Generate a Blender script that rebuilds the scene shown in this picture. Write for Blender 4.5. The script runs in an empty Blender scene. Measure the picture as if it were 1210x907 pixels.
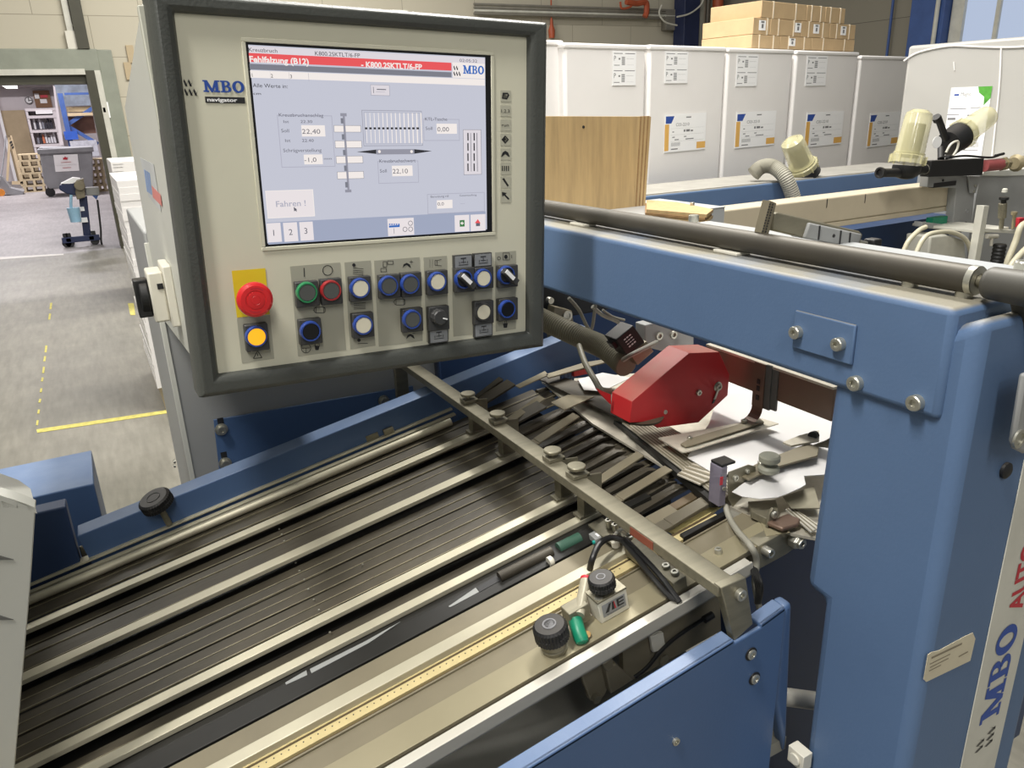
import bpy, math, random
from mathutils import Vector, Matrix
random.seed(7)
sc = bpy.context.scene
COL = sc.collection
# ------------------------------------------------------------------ camera
F, CX, CY = 908.0, 605.0, 453.5
def nrm(v): return Vector(v).normalized()
_u = -nrm((95, 2547, 908))
_v = Vector((-525, -301, 908))
_Y = (_v - _u*_v.dot(_u)).normalized()
_X = _Y.cross(_u).normalized()
EYE = Vector((0, 0, 1.65))
def c2w(v): v = Vector(v); return Vector((_X.dot(v), _Y.dot(v), _u.dot(v)))
def ray(px, py): return c2w(((px-CX)/F, (py-CY)/F, 1.0))
def AX(px, py, x): w = ray(px, py); return EYE + w*(x/w.x)
def AY(px, py, y): w = ray(px, py); return EYE + w*(y/w.y)
def AZ(px, py, z): w = ray(px, py); return EYE + w*((z-EYE.z)/w.z)
def AP(px, py, P0, N): w = ray(px, py); return EYE + w*((P0-EYE).dot(N)/w.dot(N))
cam_d = bpy.data.cameras.new('camera'); cam = bpy.data.objects.new('camera', cam_d); COL.objects.link(cam)
cam_d.sensor_fit = 'HORIZONTAL'; cam_d.sensor_width = 36; cam_d.lens = F/1210*36
cam_d.clip_start = 0.02; cam_d.clip_end = 200
r_, u_, f_ = c2w((1, 0, 0)), c2w((0, -1, 0)), c2w((0, 0, 1))
cam.matrix_world = Matrix(((r_.x, u_.x, -f_.x, EYE.x), (r_.y, u_.y, -f_.y, EYE.y), (r_.z, u_.z, -f_.z, EYE.z), (0, 0, 0, 1)))
sc.camera = cam
XX, YY, ZZ = Vector((1, 0, 0)), Vector((0, 1, 0)), Vector((0, 0, 1))

# ------------------------------------------------------------------ materials
def lin(c):
    return tuple((x/12.92 if x <= .04045 else ((x+.055)/1.055)**2.4) for x in (q/255 for q in c))
MT = {}
def mat(name, rgb, rough=.5, metal=0., var=.12, vs=6., dust=0., dustc=(176, 166, 145), bump=0., bs=40., streak=None, coat=0., trans=0., alpha=1., dmin=.55):
    m = bpy.data.materials.new(name); m.use_nodes = True; nt = m.node_tree; N = nt.nodes; L = nt.links
    b = N['Principled BSDF']; c = lin(rgb)
    b.inputs['Roughness'].default_value = rough; b.inputs['Metallic'].default_value = metal
    if coat: b.inputs['Coat Weight'].default_value = coat
    if trans: b.inputs['Transmission Weight'].default_value = trans
    if alpha < 1: b.inputs['Alpha'].default_value = alpha
    tc = N.new('ShaderNodeTexCoord'); mp = N.new('ShaderNodeMapping'); L.new(tc.outputs['Object'], mp.inputs['Vector'])
    if streak: mp.inputs['Scale'].default_value = streak
    nz = N.new('ShaderNodeTexNoise'); nz.inputs['Scale'].default_value = vs; nz.inputs['Detail'].default_value = 6; nz.inputs['Roughness'].default_value = .6
    L.new(mp.outputs[0], nz.inputs['Vector'])
    rp = N.new('ShaderNodeValToRGB'); rp.color_ramp.elements[0].position = .32; rp.color_ramp.elements[1].position = .68
    rp.color_ramp.elements[0].color = (*[x*(1-var) for x in c], 1); rp.color_ramp.elements[1].color = (*[min(1, x*(1+var)) for x in c], 1)
    L.new(nz.outputs['Fac'], rp.inputs[0]); out = rp.outputs[0]
    if dust:
        g = N.new('ShaderNodeNewGeometry'); sp = N.new('ShaderNodeSeparateXYZ'); L.new(g.outputs['Normal'], sp.inputs[0])
        mr = N.new('ShaderNodeMapRange'); mr.inputs[1].default_value = dmin; mr.inputs[2].default_value = .97; L.new(sp.outputs['Z'], mr.inputs[0])
        n2 = N.new('ShaderNodeTexNoise'); n2.inputs['Scale'].default_value = 11; n2.inputs['Detail'].default_value = 5; L.new(tc.outputs['Object'], n2.inputs['Vector'])
        m2 = N.new('ShaderNodeMapRange'); m2.inputs[1].default_value = .3; m2.inputs[2].default_value = .75; m2.inputs[3].default_value = .35; m2.inputs[4].default_value = 1; L.new(n2.outputs['Fac'], m2.inputs[0])
        mu = N.new('ShaderNodeMath'); mu.operation = 'MULTIPLY'; L.new(mr.outputs[0], mu.inputs[0]); L.new(m2.outputs[0], mu.inputs[1])
        mu2 = N.new('ShaderNodeMath'); mu2.operation = 'MULTIPLY'; mu2.inputs[1].default_value = dust; L.new(mu.outputs[0], mu2.inputs[0])
        mx = N.new('ShaderNodeMix'); mx.data_type = 'RGBA'; L.new(mu2.outputs[0], mx.inputs['Factor']); L.new(out, mx.inputs['A']); mx.inputs['B'].default_value = (*lin(dustc), 1)
        out = mx.outputs['Result']
    L.new(out, b.inputs['Base Color'])
    if bump:
        n3 = N.new('ShaderNodeTexNoise'); n3.inputs['Scale'].default_value = bs; n3.inputs['Detail'].default_value = 4; L.new(mp.outputs[0], n3.inputs['Vector'])
        bp = N.new('ShaderNodeBump'); bp.inputs['Strength'].default_value = bump; bp.inputs['Distance'].default_value = .01
        L.new(n3.outputs['Fac'], bp.inputs['Height']); L.new(bp.outputs[0], b.inputs['Normal'])
    MT[name] = m; return m
def emis(name, rgb, s=1.):
    m = bpy.data.materials.new(name); m.use_nodes = True; nt = m.node_tree; b = nt.nodes['Principled BSDF']
    b.inputs['Base Color'].default_value = (.02, .02, .02, 1); b.inputs['Roughness'].default_value = .35
    b.inputs['Emission Color'].default_value = (*lin(rgb), 1); b.inputs['Emission Strength'].default_value = s
    MT[name] = m; return m
blue = mat('blue_paint', (88, 113, 148), .55, 0, .05, 4, dust=1.4, dustc=(132, 127, 112), bump=.04, bs=260)
bluec = mat('blue_paint_clean', (74, 100, 140), .42, 0, .05, 5, dust=.5, dustc=(146, 160, 182), bump=.03, bs=260)
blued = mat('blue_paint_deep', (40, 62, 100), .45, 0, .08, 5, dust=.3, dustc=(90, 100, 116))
bezel = mat('anthracite_plastic', (72, 74, 70), .45, 0, .06, 9, bump=.1, bs=300)
cream = mat('cream_panel', (214, 211, 190), .45, 0, .04, 3)
plateg = mat('printed_grey_field', (168, 166, 150), .5, 0, .02)
white_s = mat('light_grey_steel', (205, 205, 196), .45, 0, .03, 3)
grey_s = mat('grey_sheet_steel', (150, 151, 150), .45, 0, .04, 3)
hoodm = mat('pale_grey_hood', (178, 178, 170), .4, 0, .04, 3)
stl = mat('brushed_steel', (136, 131, 113), .42, .5, .16, 14, streak=(1, 6, 6), dust=.35, dustc=(140, 135, 116))
bar = mat('guide_bar_steel', (196, 190, 168), .42, .3, .12, 9, dust=.45, dustc=(190, 184, 160))
slatm = mat('black_slat_steel', (60, 55, 46), .5, .15, .4, 9, streak=(1, 2.5, 2.5), dust=.35, dustc=(98, 91, 74), bump=.15, bs=20)
slat2 = mat('black_plate_steel', (31, 30, 27), .5, .1, .25, 8)
kh = mat('dusty_plate_steel', (126, 118, 98), .5, .2, .14, 9, dust=.5, dustc=(134, 126, 104))
alu = mat('aluminium', (206, 202, 190), .42, .3, .05, 9, streak=(.3, 5, 5))
brass = mat('yellow_felt', (196, 180, 132), .7, 0, .1, 30)
blk = mat('black_plastic', (26, 26, 27), .5, 0, .15, 20, dust=.25, dustc=(120, 112, 100))
blk2 = mat('black_cable', (30, 30, 30), .45)
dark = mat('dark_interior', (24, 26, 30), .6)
tray = mat('dark_grey_tray', (92, 92, 88), .55, 0, .05)
zinc = mat('zinc_bolt', (196, 194, 182), .32, .8, .1, 60)
redm = mat('red_paint', (186, 38, 42), .45, 0, .06, 6, dust=1.0, dustc=(146, 112, 98), dmin=.05)
paper = mat('white_paper', (216, 214, 212), .7, 0, .02)
wrap = mat('white_wrapped_paper', (236, 233, 230), .38, 0, .02, 2, bump=.12, bs=6)
wrapg = mat('shade_grey_wrapped_paper', (178, 176, 171), .35, 0, .02, 2, bump=.12, bs=5)  # white wrap again, with shade put into a greyer colour
label = mat('white_label', (246, 246, 246), .5, 0, .01)
ink = mat('black_ink', (34, 34, 36), .5, 0, .02)
inkg = mat('grey_ink', (120, 120, 122), .5, 0, .02)
lblue = mat('blue_ink', (38, 76, 160), .5, 0, .02)
lorg = mat('orange_ink', (226, 176, 92), .5, 0, .02)
lgrn = mat('green_ink', (84, 158, 58), .5, 0, .3, 30)
lred = mat('red_ink', (190, 40, 56), .5, 0, .02)
card = mat('cardboard', (186, 160, 122), .75, 0, .06, 8)
strapm = mat('pale_strap', (224, 212, 190), .5)
ply = mat('plywood_face', (188, 160, 114), .6, 0, .14, 5, streak=(9, 9, .8))
plyd = mat('plywood_dark_ply', (150, 118, 78), .7, 0, .2, 30)
beige = mat('beige_enamel', (196, 184, 160), .5, 0, .05, 5)
hose_g = mat('grey_hose', (158, 155, 142), .55, 0, .08, 9)
hose_d = mat('dusty_dark_hose', (112, 108, 92), .55, 0, .1, 30)
bowl = mat('yellowed_clear_plastic', (222, 216, 170), .18, 0, .03, 9, coat=.3, alpha=.48)
filt = mat('grey_filter_mesh', (72, 70, 62), .8, 0, .5, 160)
wood = mat('pallet_wood', (190, 174, 142), .75, 0, .15, 14, streak=(1, 8, 8))
doorf = mat('grey_green_door_frame', (142, 146, 132), .5, 0, .08, 5)
dkgr = mat('dark_olive_steel', (66, 64, 50), .5)
navy = mat('navy_paint', (34, 44, 78), .45)
rackb = mat('blue_rack_paint', (60, 88, 146), .5)
wallw = mat('white_plaster', (212, 206, 208), .8, 0, .03, 2)
tan = mat('tan_board', (186, 168, 136), .7, 0, .06)
greybin = mat('grey_plastic_bin', (142, 143, 146), .6, 0, .12, 3, bump=.4, bs=10)
org = mat('orange_pipe_paint', (176, 84, 52), .5)
pipe_g = mat('grey_conduit', (128, 124, 114), .5, 0, .1, 8)
yel = mat('yellow_label', (232, 204, 40), .5, 0, .03)
ered = mat('red_mushroom', (214, 34, 38), .35, 0, .03, coat=.4)
ringb = mat('blue_button_ring', (44, 72, 150), .3, 0, .03, coat=.4)
ringg = mat('green_button_ring', (38, 132, 82), .3, 0, .03, coat=.4)
ringr = mat('red_button_ring', (160, 40, 44), .3, 0, .03, coat=.4)
btnw = mat('ivory_cap', (226, 220, 198), .4)
btng = mat('grey_cap', (84, 86, 84), .45)
btnsq = mat('button_square', (62, 62, 62), .45)
btnk = mat('black_cap', (20, 20, 22), .3)
tagm = mat('silver_tag', (150, 152, 154), .4, .2, .03)
green = mat('green_cap', (20, 128, 96), .4)
whp = mat('white_plastic', (218, 214, 200), .4, 0, .02)
brn = mat('brown_reflecting_steel', (120, 98, 84), .35, .3, .1, 5)
perf_w = mat('ribbed_light_plate', (200, 194, 178), .4, .4, .1, 60)
stick = mat('aged_paper_sticker', (212, 202, 176), .6, 0, .06, 20)
strip_m = mat('light_strip', (206, 204, 192), .5)
belt = mat('yellow_belt', (206, 190, 130), .8, 0, .2, 60)
clr = mat('violet_clear_housing', (150, 144, 160), .15, 0, .1, 30, trans=.4)
glassw = emis('daylight_window', (190, 205, 232), .9)
lampe = emis('lit_tube', (255, 250, 245), 3.0)
orange_l = emis('lit_orange_lens', (255, 176, 20), 1.3)
S = {k: emis('screen_'+k, c) for k, c in dict(bg=(200, 202, 216), light=(226, 220, 226), red=(238, 84, 88), dk=(124, 126, 138), white=(248, 240, 236), blk=(36, 36, 44), gry=(150, 150, 164), gtx=(96, 96, 108), bar=(162, 170, 194), blu=(40, 104, 190), pink=(238, 230, 232), line=(176, 176, 192), grn=(50, 120, 60)).items()}

# concrete floor
def floor_mat(name, c1, c2):
    m = bpy.data.materials.new(name); m.use_nodes = True; nt = m.node_tree; N = nt.nodes; L = nt.links; b = N['Principled BSDF']
    b.inputs['Roughness'].default_value = .45
    tc = N.new('ShaderNodeTexCoord'); nz = N.new('ShaderNodeTexNoise'); nz.inputs['Scale'].default_value = 1.3; nz.inputs['Detail'].default_value = 10; nz.inputs['Roughness'].default_value = .65
    L.new(tc.outputs['Object'], nz.inputs['Vector']); rp = N.new('ShaderNodeValToRGB')
    rp.color_ramp.elements[0].position = .3; rp.color_ramp.elements[1].position = .7
    rp.color_ramp.elements[0].color = (*lin(c1), 1); rp.color_ramp.elements[1].color = (*lin(c2), 1)
    L.new(nz.outputs['Fac'], rp.inputs[0])
    mp = N.new('ShaderNodeMapping'); mp.inputs['Scale'].default_value = (6, .8, 1); mp.inputs['Rotation'].default_value = (0, 0, .5); L.new(tc.outputs['Object'], mp.inputs['Vector'])
    n2 = N.new('ShaderNodeTexNoise'); n2.inputs['Scale'].default_value = 5; n2.inputs['Detail'].default_value = 8; L.new(mp.outputs[0], n2.inputs['Vector'])
    mx = N.new('ShaderNodeMix'); mx.data_type = 'RGBA'; mx.blend_type = 'SOFT_LIGHT'; mx.inputs['Factor'].default_value = .5
    L.new(rp.outputs[0], mx.inputs['A']); L.new(n2.outputs['Fac'], mx.inputs['B']); L.new(mx.outputs['Result'], b.inputs['Base Color'])
    return m
floorm = floor_mat('grey_concrete', (104, 102, 92), (134, 130, 118)); floor2 = floor_mat('smooth_grey_floor', (138, 134, 134), (162, 158, 158))
def block_mat(name, c, cm, sx, sz, vert='X'):
    m = bpy.data.materials.new(name); m.use_nodes = True; nt = m.node_tree; N = nt.nodes; L = nt.links; b = N['Principled BSDF']
    b.inputs['Roughness'].default_value = .85
    tc = N.new('ShaderNodeTexCoord'); sp = N.new('ShaderNodeSeparateXYZ'); L.new(tc.outputs['Object'], sp.inputs[0]); cb = N.new('ShaderNodeCombineXYZ')
    L.new(sp.outputs[vert], cb.inputs['X']); L.new(sp.outputs['Z'], cb.inputs['Y'])
    br = N.new('ShaderNodeTexBrick'); br.inputs['Scale'].default_value = 1; br.inputs['Mortar Size'].default_value = .005; br.inputs['Mortar Smooth'].default_value = .3
    br.inputs['Brick Width'].default_value = sx; br.inputs['Row Height'].default_value = sz
    br.inputs['Color1'].default_value = (*lin(c), 1); br.inputs['Color2'].default_value = (*[x*.95 for x in lin(c)], 1); br.inputs['Mortar'].default_value = (*lin(cm), 1)
    L.new(cb.outputs[0], br.inputs['Vector']); L.new(br.outputs['Color'], b.inputs['Base Color']); return m
blockm = block_mat('painted_block_wall', (196, 189, 170), (150, 143, 126), 1.25, .5)
blockr = block_mat('panel_clad_wall', (140, 135, 122), (92, 88, 78), 9, .55, 'Y')

# ------------------------------------------------------------------ mesh builder
WL = {}
class MB:
    def __init__(s): s.v = []; s.f = []; s.m = []; s.k = 0
    def add(s, vs, fs, k=None):
        o = len(s.v); s.v += [Vector(v) for v in vs]; s.f += [tuple(i+o for i in f) for f in fs]; s.m += [s.k if k is None else k]*len(fs); return s
    def box(s, a, b, k=None):
        x0, y0, z0 = a; x1, y1, z1 = b
        return s.ob(Vector(((x0+x1)/2, (y0+y1)/2, (z0+z1)/2)), XX*((x1-x0)/2), YY*((y1-y0)/2), ZZ*((z1-z0)/2), k)
    def ob(s, c, a, b, d, k=None):   # oriented box: centre and three half vectors
        c = Vector(c); vs = [c+a*i+b*j+d*l for i in (-1, 1) for j in (-1, 1) for l in (-1, 1)]
        fs = [(0, 1, 3, 2), (4, 6, 7, 5), (0, 4, 5, 1), (2, 3, 7, 6), (0, 2, 6, 4), (1, 5, 7, 3)]
        if a.cross(b).dot(d) < 0: fs = [f[::-1] for f in fs]
        return s.add(vs, fs, k)
    def ext(s, poly, vec, k=None):   # polygon pushed along vec
        n = len(poly); vec = Vector(vec); P = [Vector(p) for p in poly]
        nn = Vector((0, 0, 0))
        for i in range(n): nn += (P[i]-P[0]).cross(P[(i+1) % n]-P[0])
        if nn.dot(vec) > 0: P = P[::-1]
        fs = [tuple(range(n)), tuple(range(2*n-1, n-1, -1))] + [(i, i+n, (i+1) % n+n, (i+1) % n) for i in range(n)]
        return s.add(P+[p+vec for p in P], fs, k)
    def lathe(s, p0, ax, prof, n=20, k=None, caps=True):
        ax = Vector(ax).normalized(); t = ax.orthogonal().normalized(); w = ax.cross(t); p0 = Vector(p0); vs = []
        for (h, r) in prof:
            for i in range(n):
                a = 2*math.pi*i/n; vs.append(p0+ax*h+(t*math.cos(a)+w*math.sin(a))*r)
        fs = [(j*n+i, j*n+(i+1) % n, (j+1)*n+(i+1) % n, (j+1)*n+i) for j in range(len(prof)-1) for i in range(n)]
        if caps: fs += [tuple(range(n-1, -1, -1)), tuple(range((len(prof)-1)*n, len(prof)*n))]
        return s.add(vs, fs, k)
    def cyl(s, p0, p1, r, n=16, k=None, r2=None):
        p0 = Vector(p0); p1 = Vector(p1); d = p1-p0
        return s.lathe(p0, d, [(0, r), (d.length, r if r2 is None else r2)], n, k)
    def tube(s, pts, r, n=10, k=None, ribs=0, sub=8):
        P = [Vector(p) for p in pts]
        if len(P) > 2:
            Q = []
            for i in range(len(P)-1):
                a = P[max(i-1, 0)]; b = P[i]; c = P[i+1]; d = P[min(i+2, len(P)-1)]
                for j in range(sub):
                    t = j/sub; Q.append(.5*((2*b)+(c-a)*t+(2*a-5*b+4*c-d)*t*t+(3*b-a-3*c+d)*t**3))
            P = Q+[P[-1]]
        vs = []; t0 = None
        for i, p in enumerate(P):
            d = (P[min(i+1, len(P)-1)]-P[max(i-1, 0)]).normalized()
            if t0 is None: t0 = d.orthogonal().normalized()
            t0 = (t0-d*t0.dot(d)).normalized(); w = d.cross(t0)
            rr = r*(1+(.09 if (ribs and i % 2) else 0))
            vs += [p+(t0*math.cos(2*math.pi*q/n)+w*math.sin(2*math.pi*q/n))*rr for q in range(n)]
        m = len(P); fs = [(j*n+i, j*n+(i+1) % n, (j+1)*n+(i+1) % n, (j+1)*n+i) for j in range(m-1) for i in range(n)]
        fs += [tuple(range(n-1, -1, -1)), tuple(range((m-1)*n, m*n))]
        return s.add(vs, fs, k)
    def text(s, body, L, R, up, k=None, cap=None, lift=.0004, bold=0., nrm_=None):
        """flat lettering fitted between the points L and R on the baseline; up = vector of the capital height"""
        cu = bpy.data.curves.new('t', 'FONT'); cu.body = body; cu.size = 1; cu.offset = bold; cu.resolution_u = 3
        ob = bpy.data.objects.new('t', cu); me = bpy.data.meshes.new_from_object(ob)
        L, R = Vector(L), Vector(R); up = Vector(up)
        xs = [v.co.x for v in me.vertices]; 
        x0, x1 = min(xs), max(xs); d = R-L
        if len(body) == 1: d = d.normalized()*up.length/.69*(x1-x0)
        n = d.cross(up).normalized() if nrm_ is None else nrm_
        s.add([L+d*((v.co.x-x0)/(x1-x0))+up*(v.co.y/.69)+n*lift for v in me.vertices], [tuple(p.vertices) for p in me.polygons], k)
        bpy.data.objects.remove(ob); bpy.data.meshes.remove(me); bpy.data.curves.remove(cu); return s
    def build(s, name, ms, parent=None, bev=0., smooth=35, seg=2):
        if not isinstance(ms, (list, tuple)): ms = [ms]
        pl = WL.get(parent.name) if parent else None
        xs = [v.x for v in s.v]; ys = [v.y for v in s.v]; zs = [v.z for v in s.v]
        o = Vector(((min(xs)+max(xs))/2, (min(ys)+max(ys))/2, min(zs)))
        me = bpy.data.meshes.new(name); me.from_pydata([v-o for v in s.v], [], s.f)
        for m in ms: me.materials.append(m)
        me.polygons.foreach_set('material_index', s.m); me.update()
        if smooth:
            me.shade_smooth(); me.set_sharp_from_angle(angle=math.radians(smooth))
        ob = bpy.data.objects.new(name, me); COL.objects.link(ob)
        if parent: ob.parent = parent; ob.location = o-pl
        else: ob.location = o
        WL[ob.name] = o
        if bev:
            md = ob.modifiers.new('bevel', 'BEVEL'); md.width = bev; md.segments = seg; md.limit_method = 'ANGLE'; md.angle_limit = math.radians(40)
        return ob
def thing(name, label_, cat, loc, group=None, kind=None):
    o = bpy.data.objects.new(name, None); COL.objects.link(o); o.location = loc; WL[o.name] = Vector(loc); o.empty_display_size = .05
    return tag(o, label_, cat, group, kind)
def tag(o, label_, cat=None, group=None, kind=None):
    o['label'] = label_
    if cat: o['category'] = cat
    if group: o['group'] = group
    if kind: o['kind'] = kind
    return o
def struct(o, label_=None):
    o['kind'] = 'structure'
    if label_: o['label'] = label_
    return o
def bolt(parent, p, n, r, h, m=None, name='bolt'):
    """socket-head screw: cylinder head with a hexagonal hole"""
    b = MB(); n = Vector(n).normalized(); p = Vector(p)
    b.lathe(p, n, [(0, r*1.0), (h*.85, r), (h, r*.88), (h, r*.5), (h*.55, r*.45)], 18)
    return b.build(name, m or zinc, parent, smooth=30)
def knurl(b, p, n, r, h, k=None, teeth=30):
    n = Vector(n).normalized(); t = n.orthogonal().normalized(); w = n.cross(t); p = Vector(p); N = teeth*2; vs = []
    for hh, q in ((0, .86), (h*.08, 1), (h*.42, 1), (h*.46, .95), (h*.5, 1), (h*.86, 1), (h, .84)):
        for i in range(N):
            a = 2*math.pi*i/N; rr = r*q*(1 if i % 2 or q < .9 else .94); vs.append(p+n*hh+(t*math.cos(a)+w*math.sin(a))*rr)
    fs = [(j*N+i, j*N+(i+1) % N, (j+1)*N+(i+1) % N, (j+1)*N+i) for j in range(6) for i in range(N)]
    fs += [tuple(range(N-1, -1, -1)), tuple(range(6*N, 7*N))]
    b.add(vs, fs, k)
# ------------------------------------------------------------------ control console
RW = c2w(nrm((1688, -293, 908))); DW = c2w(nrm((7, 2836, 908))); DW = (DW-RW*DW.dot(RW)).normalized()
PNm = -RW.cross(DW)                       # towards the operator
PP0 = EYE+ray(300, 350)*.9
def PP(px, py, o=0.): return AP(px, py, PP0+PNm*o, PNm)
def uv(px, py, o=0.): p = PP(px, py, o)-PP0; return p.dot(RW), p.dot(DW)
def UV(u, v, o=0.): return PP0+RW*u+DW*v+PNm*o
def prect(mb, a, b, o, th, k=None, base=None):
    q = o if base is None else base
    u0, v0 = uv(*a, q); u1, v1 = uv(*b, q)
    mb.ob(UV((u0+u1)/2, (v0+v1)/2, o+th/2), RW*((u1-u0)/2), DW*(abs(v1-v0)/2), PNm*(th/2), k)
con = thing('control_console', 'cream control panel in a dark rubber frame with a lit colour screen', 'control panel', PP(430, 420)-ZZ*.0)
inn = [uv(205, 15), uv(622, 44), uv(621, 391), uv(258, 441)]; out = [uv(171, -6), uv(645.5, 20), uv(643, 412), uv(236.5, 469)]
iu0 = (inn[0][0]+inn[3][0])/2; iu1 = (inn[1][0]+inn[2][0])/2; iv0 = (inn[0][1]+inn[1][1])/2; iv1 = (inn[2][1]+inn[3][1])/2
ou0 = (out[0][0]+out[3][0])/2; ou1 = (out[1][0]+out[2][0])/2; ov0 = (out[0][1]+out[1][1])/2; ov1 = (out[2][1]+out[3][1])/2
mb = MB(); vs = []; prof = [(0, -.012), (0, .001), (.1, .006), (.3, .009), (.72, .009), (.9, .004), (1, -.007), (1, -.040), (.9, -.044)]
for t, h in prof:
    a0, a1, b0, b1 = iu0+(ou0-iu0)*t, iu1+(ou1-iu1)*t, iv0+(ov0-iv0)*t, iv1+(ov1-iv1)*t
    vs += [UV(a0, b0, h), UV(a1, b0, h), UV(a1, b1, h), UV(a0, b1, h)]
fs = [(j*4+i, (j+1)*4+i, (j+1)*4+(i+1) % 4, j*4+(i+1) % 4) for j in range(len(prof)-1) for i in range(4)]
mb.add(vs, fs); mb.build('frame', bezel, con, smooth=30, bev=.0015)
mb = MB(); mb.ob(UV((iu0+iu1)/2, (iv0+iv1)/2, -.006), RW*((iu1-iu0)/2+.004), DW*((iv1-iv0)/2+.004), PNm*.006); mb.build('faceplate', cream, con, smooth=0)
# housing behind the frame: deep box, side cheek rises to a point half way back
xs = .092
def HS(px, py): return AX(px, py, xs)
a, b, c, d = HS(171, 4), HS(147, 125), HS(190, 374), HS(234, 462)
y0 = UV(0, 0, -.04).y
a.y = y0; d = Vector((xs, y0, UV(0, ov1, -.04).z+.012)); a.z = UV(0, ov0, -.04).z-.004
mb = MB(); mb.ext([a, b, c, d], XX*.30); mb.build('housing', white_s, con, smooth=0, bev=.003)
mb = MB(); mb.box((xs-.004, y0-.004, d.z+.002), (xs+.008, y0+.012, a.z-.003)); mb.build('edge_trim', mat('light_edge', (190, 190, 176), .5), con, bev=.001)
arm = MB(); arm.box((.26, b.y-.06, 1.38), (.38, 1.599, 1.44)); arm.build('mounting_arm', bluec, con, bev=.004)
# side sticker
mb = MB(); 
def sq(p, q, r, s, k): mb.ext([HS(*p)-XX*.0004, HS(*q)-XX*.0004, HS(*r)-XX*.0004, HS(*s)-XX*.0004], -XX*.0003, k)
sq((166, 186), (182, 194), (191, 250), (176, 232), 0)
for i in range(3): mb.ext([HS(171+i*2.4, 200+i*1.6)-XX*.0008, HS(172.8+i*2.4, 201+i*1.6)-XX*.0008, HS(176+i*2.2, 227+i*1.6)-XX*.0008, HS(174.4+i*2.2, 226+i*1.6)-XX*.0008], -XX*.0002, 1)
mb.ext([HS(180, 219)-XX*.0008, HS(190.5, 230)-XX*.0008, HS(192.5, 244)-XX*.0008, HS(181.5, 233)-XX*.0008], -XX*.0002, 2)
mb.build('side_sticker', [mat('faint_grey_sticker', (196, 198, 198), .5), mat('faded_blue_ink', (130, 158, 206), .5), mat('faded_red_ink', (214, 130, 122), .5)], con, smooth=0)
# main switch on the side
ms = MB(); c0 = HS(205, 345); ny = YY
ms.box((xs-.012, c0.y-.035, c0.z-.045), (xs, c0.y+.035, c0.z+.045)); sw = ms.build('main_switch', whp, con, bev=.002)
m2 = MB(); m2.box((xs-.033, c0.y-.026, c0.z-.037), (xs-.012, c0.y+.026, c0.z+.037)); m2.build('switch_body', whp, sw, bev=.003)
m2 = MB(); m2.box((xs-.022, c0.y-.028, c0.z+.012), (xs-.014, c0.y-.024, c0.z+.020)); m2.build('latch_window', blk, sw)
m2 = MB(); m2.box((xs-.052, c0.y-.012, c0.z-.030), (xs-.033, c0.y+.012, c0.z+.026)); m2.cyl((xs-.034, c0.y, c0.z), (xs-.046, c0.y, c0.z), .024, 20); m2.build('switch_knob', blk, sw, bev=.002)

# logo on the faceplate
def slab(mb, L, R, up, k=0, lift=.0006, which='MBO'):
    """heavy slab-serif letters M B O between L and R"""
    L, R, up = Vector(L), Vector(R), Vector(up); d = R-L; n = d.cross(up).normalized(); W = 3.34
    def pt(x, y): return L+d*(x/W)+up*y+n*lift
    cnt = [0]
    def poly(ps):
        a2 = sum(ps[i][0]*ps[(i+1) % len(ps)][1]-ps[(i+1) % len(ps)][0]*ps[i][1] for i in range(len(ps))); ps = ps if a2 > 0 else ps[::-1]
        cnt[0] += 1; z = n*(min(cnt[0], 14)*2e-5); mb.add([pt(*p)+z for p in ps], [tuple(range(len(ps)))], k)
    # M 0..1.3
    poly([(0, 0), (.46, 0), (.46, .13), (0, .13)]); poly([(0, .87), (.36, .87), (.36, 1), (0, 1)]); poly([(.13, .13), (.33, .13), (.33, .87), (.13, .87)])
    poly([(.13, 1), (.36, 1), (.76, .2), (.6, .0)]); poly([(.95, 1), (1.2, 1), (.76, 0), (.6, 0)])
    poly([(.95, .13), (1.2, .13), (1.2, .87), (.95, .87)]); poly([(.82, 0), (1.33, 0), (1.33, .13), (.82, .13)]); poly([(.95, .87), (1.33, .87), (1.33, 1), (.95, 1)])
    # B 1.38..2.25
    def ring(cx, cy, rx, ry, ix, iy, a0, a1, nn=12):
        for i in range(nn):
            p, q = math.radians(a0+(a1-a0)*i/nn), math.radians(a0+(a1-a0)*(i+1)/nn)
            poly([(cx+ix*math.cos(p), cy+iy*math.sin(p)), (cx+rx*math.cos(p), cy+ry*math.sin(p)), (cx+rx*math.cos(q), cy+ry*math.sin(q)), (cx+ix*math.cos(q), cy+iy*math.sin(q))])
    poly([(1.38, 0), (1.9, 0), (1.9, .12), (1.38, .12)]); poly([(1.38, .88), (1.85, .88), (1.85, 1), (1.38, 1)]); poly([(1.5, .12), (1.74, .12), (1.74, .88), (1.5, .88)])
    poly([(1.74, .46), (1.88, .46), (1.88, .57), (1.74, .57)])
    ring(1.85, .74, .33, .26, .1, .14, -90, 90); ring(1.88, .27, .38, .27, .13, .15, -90, 90)
    ring(2.83, .5, .5, .52, .22, .36, 0, 360, 24)
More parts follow.
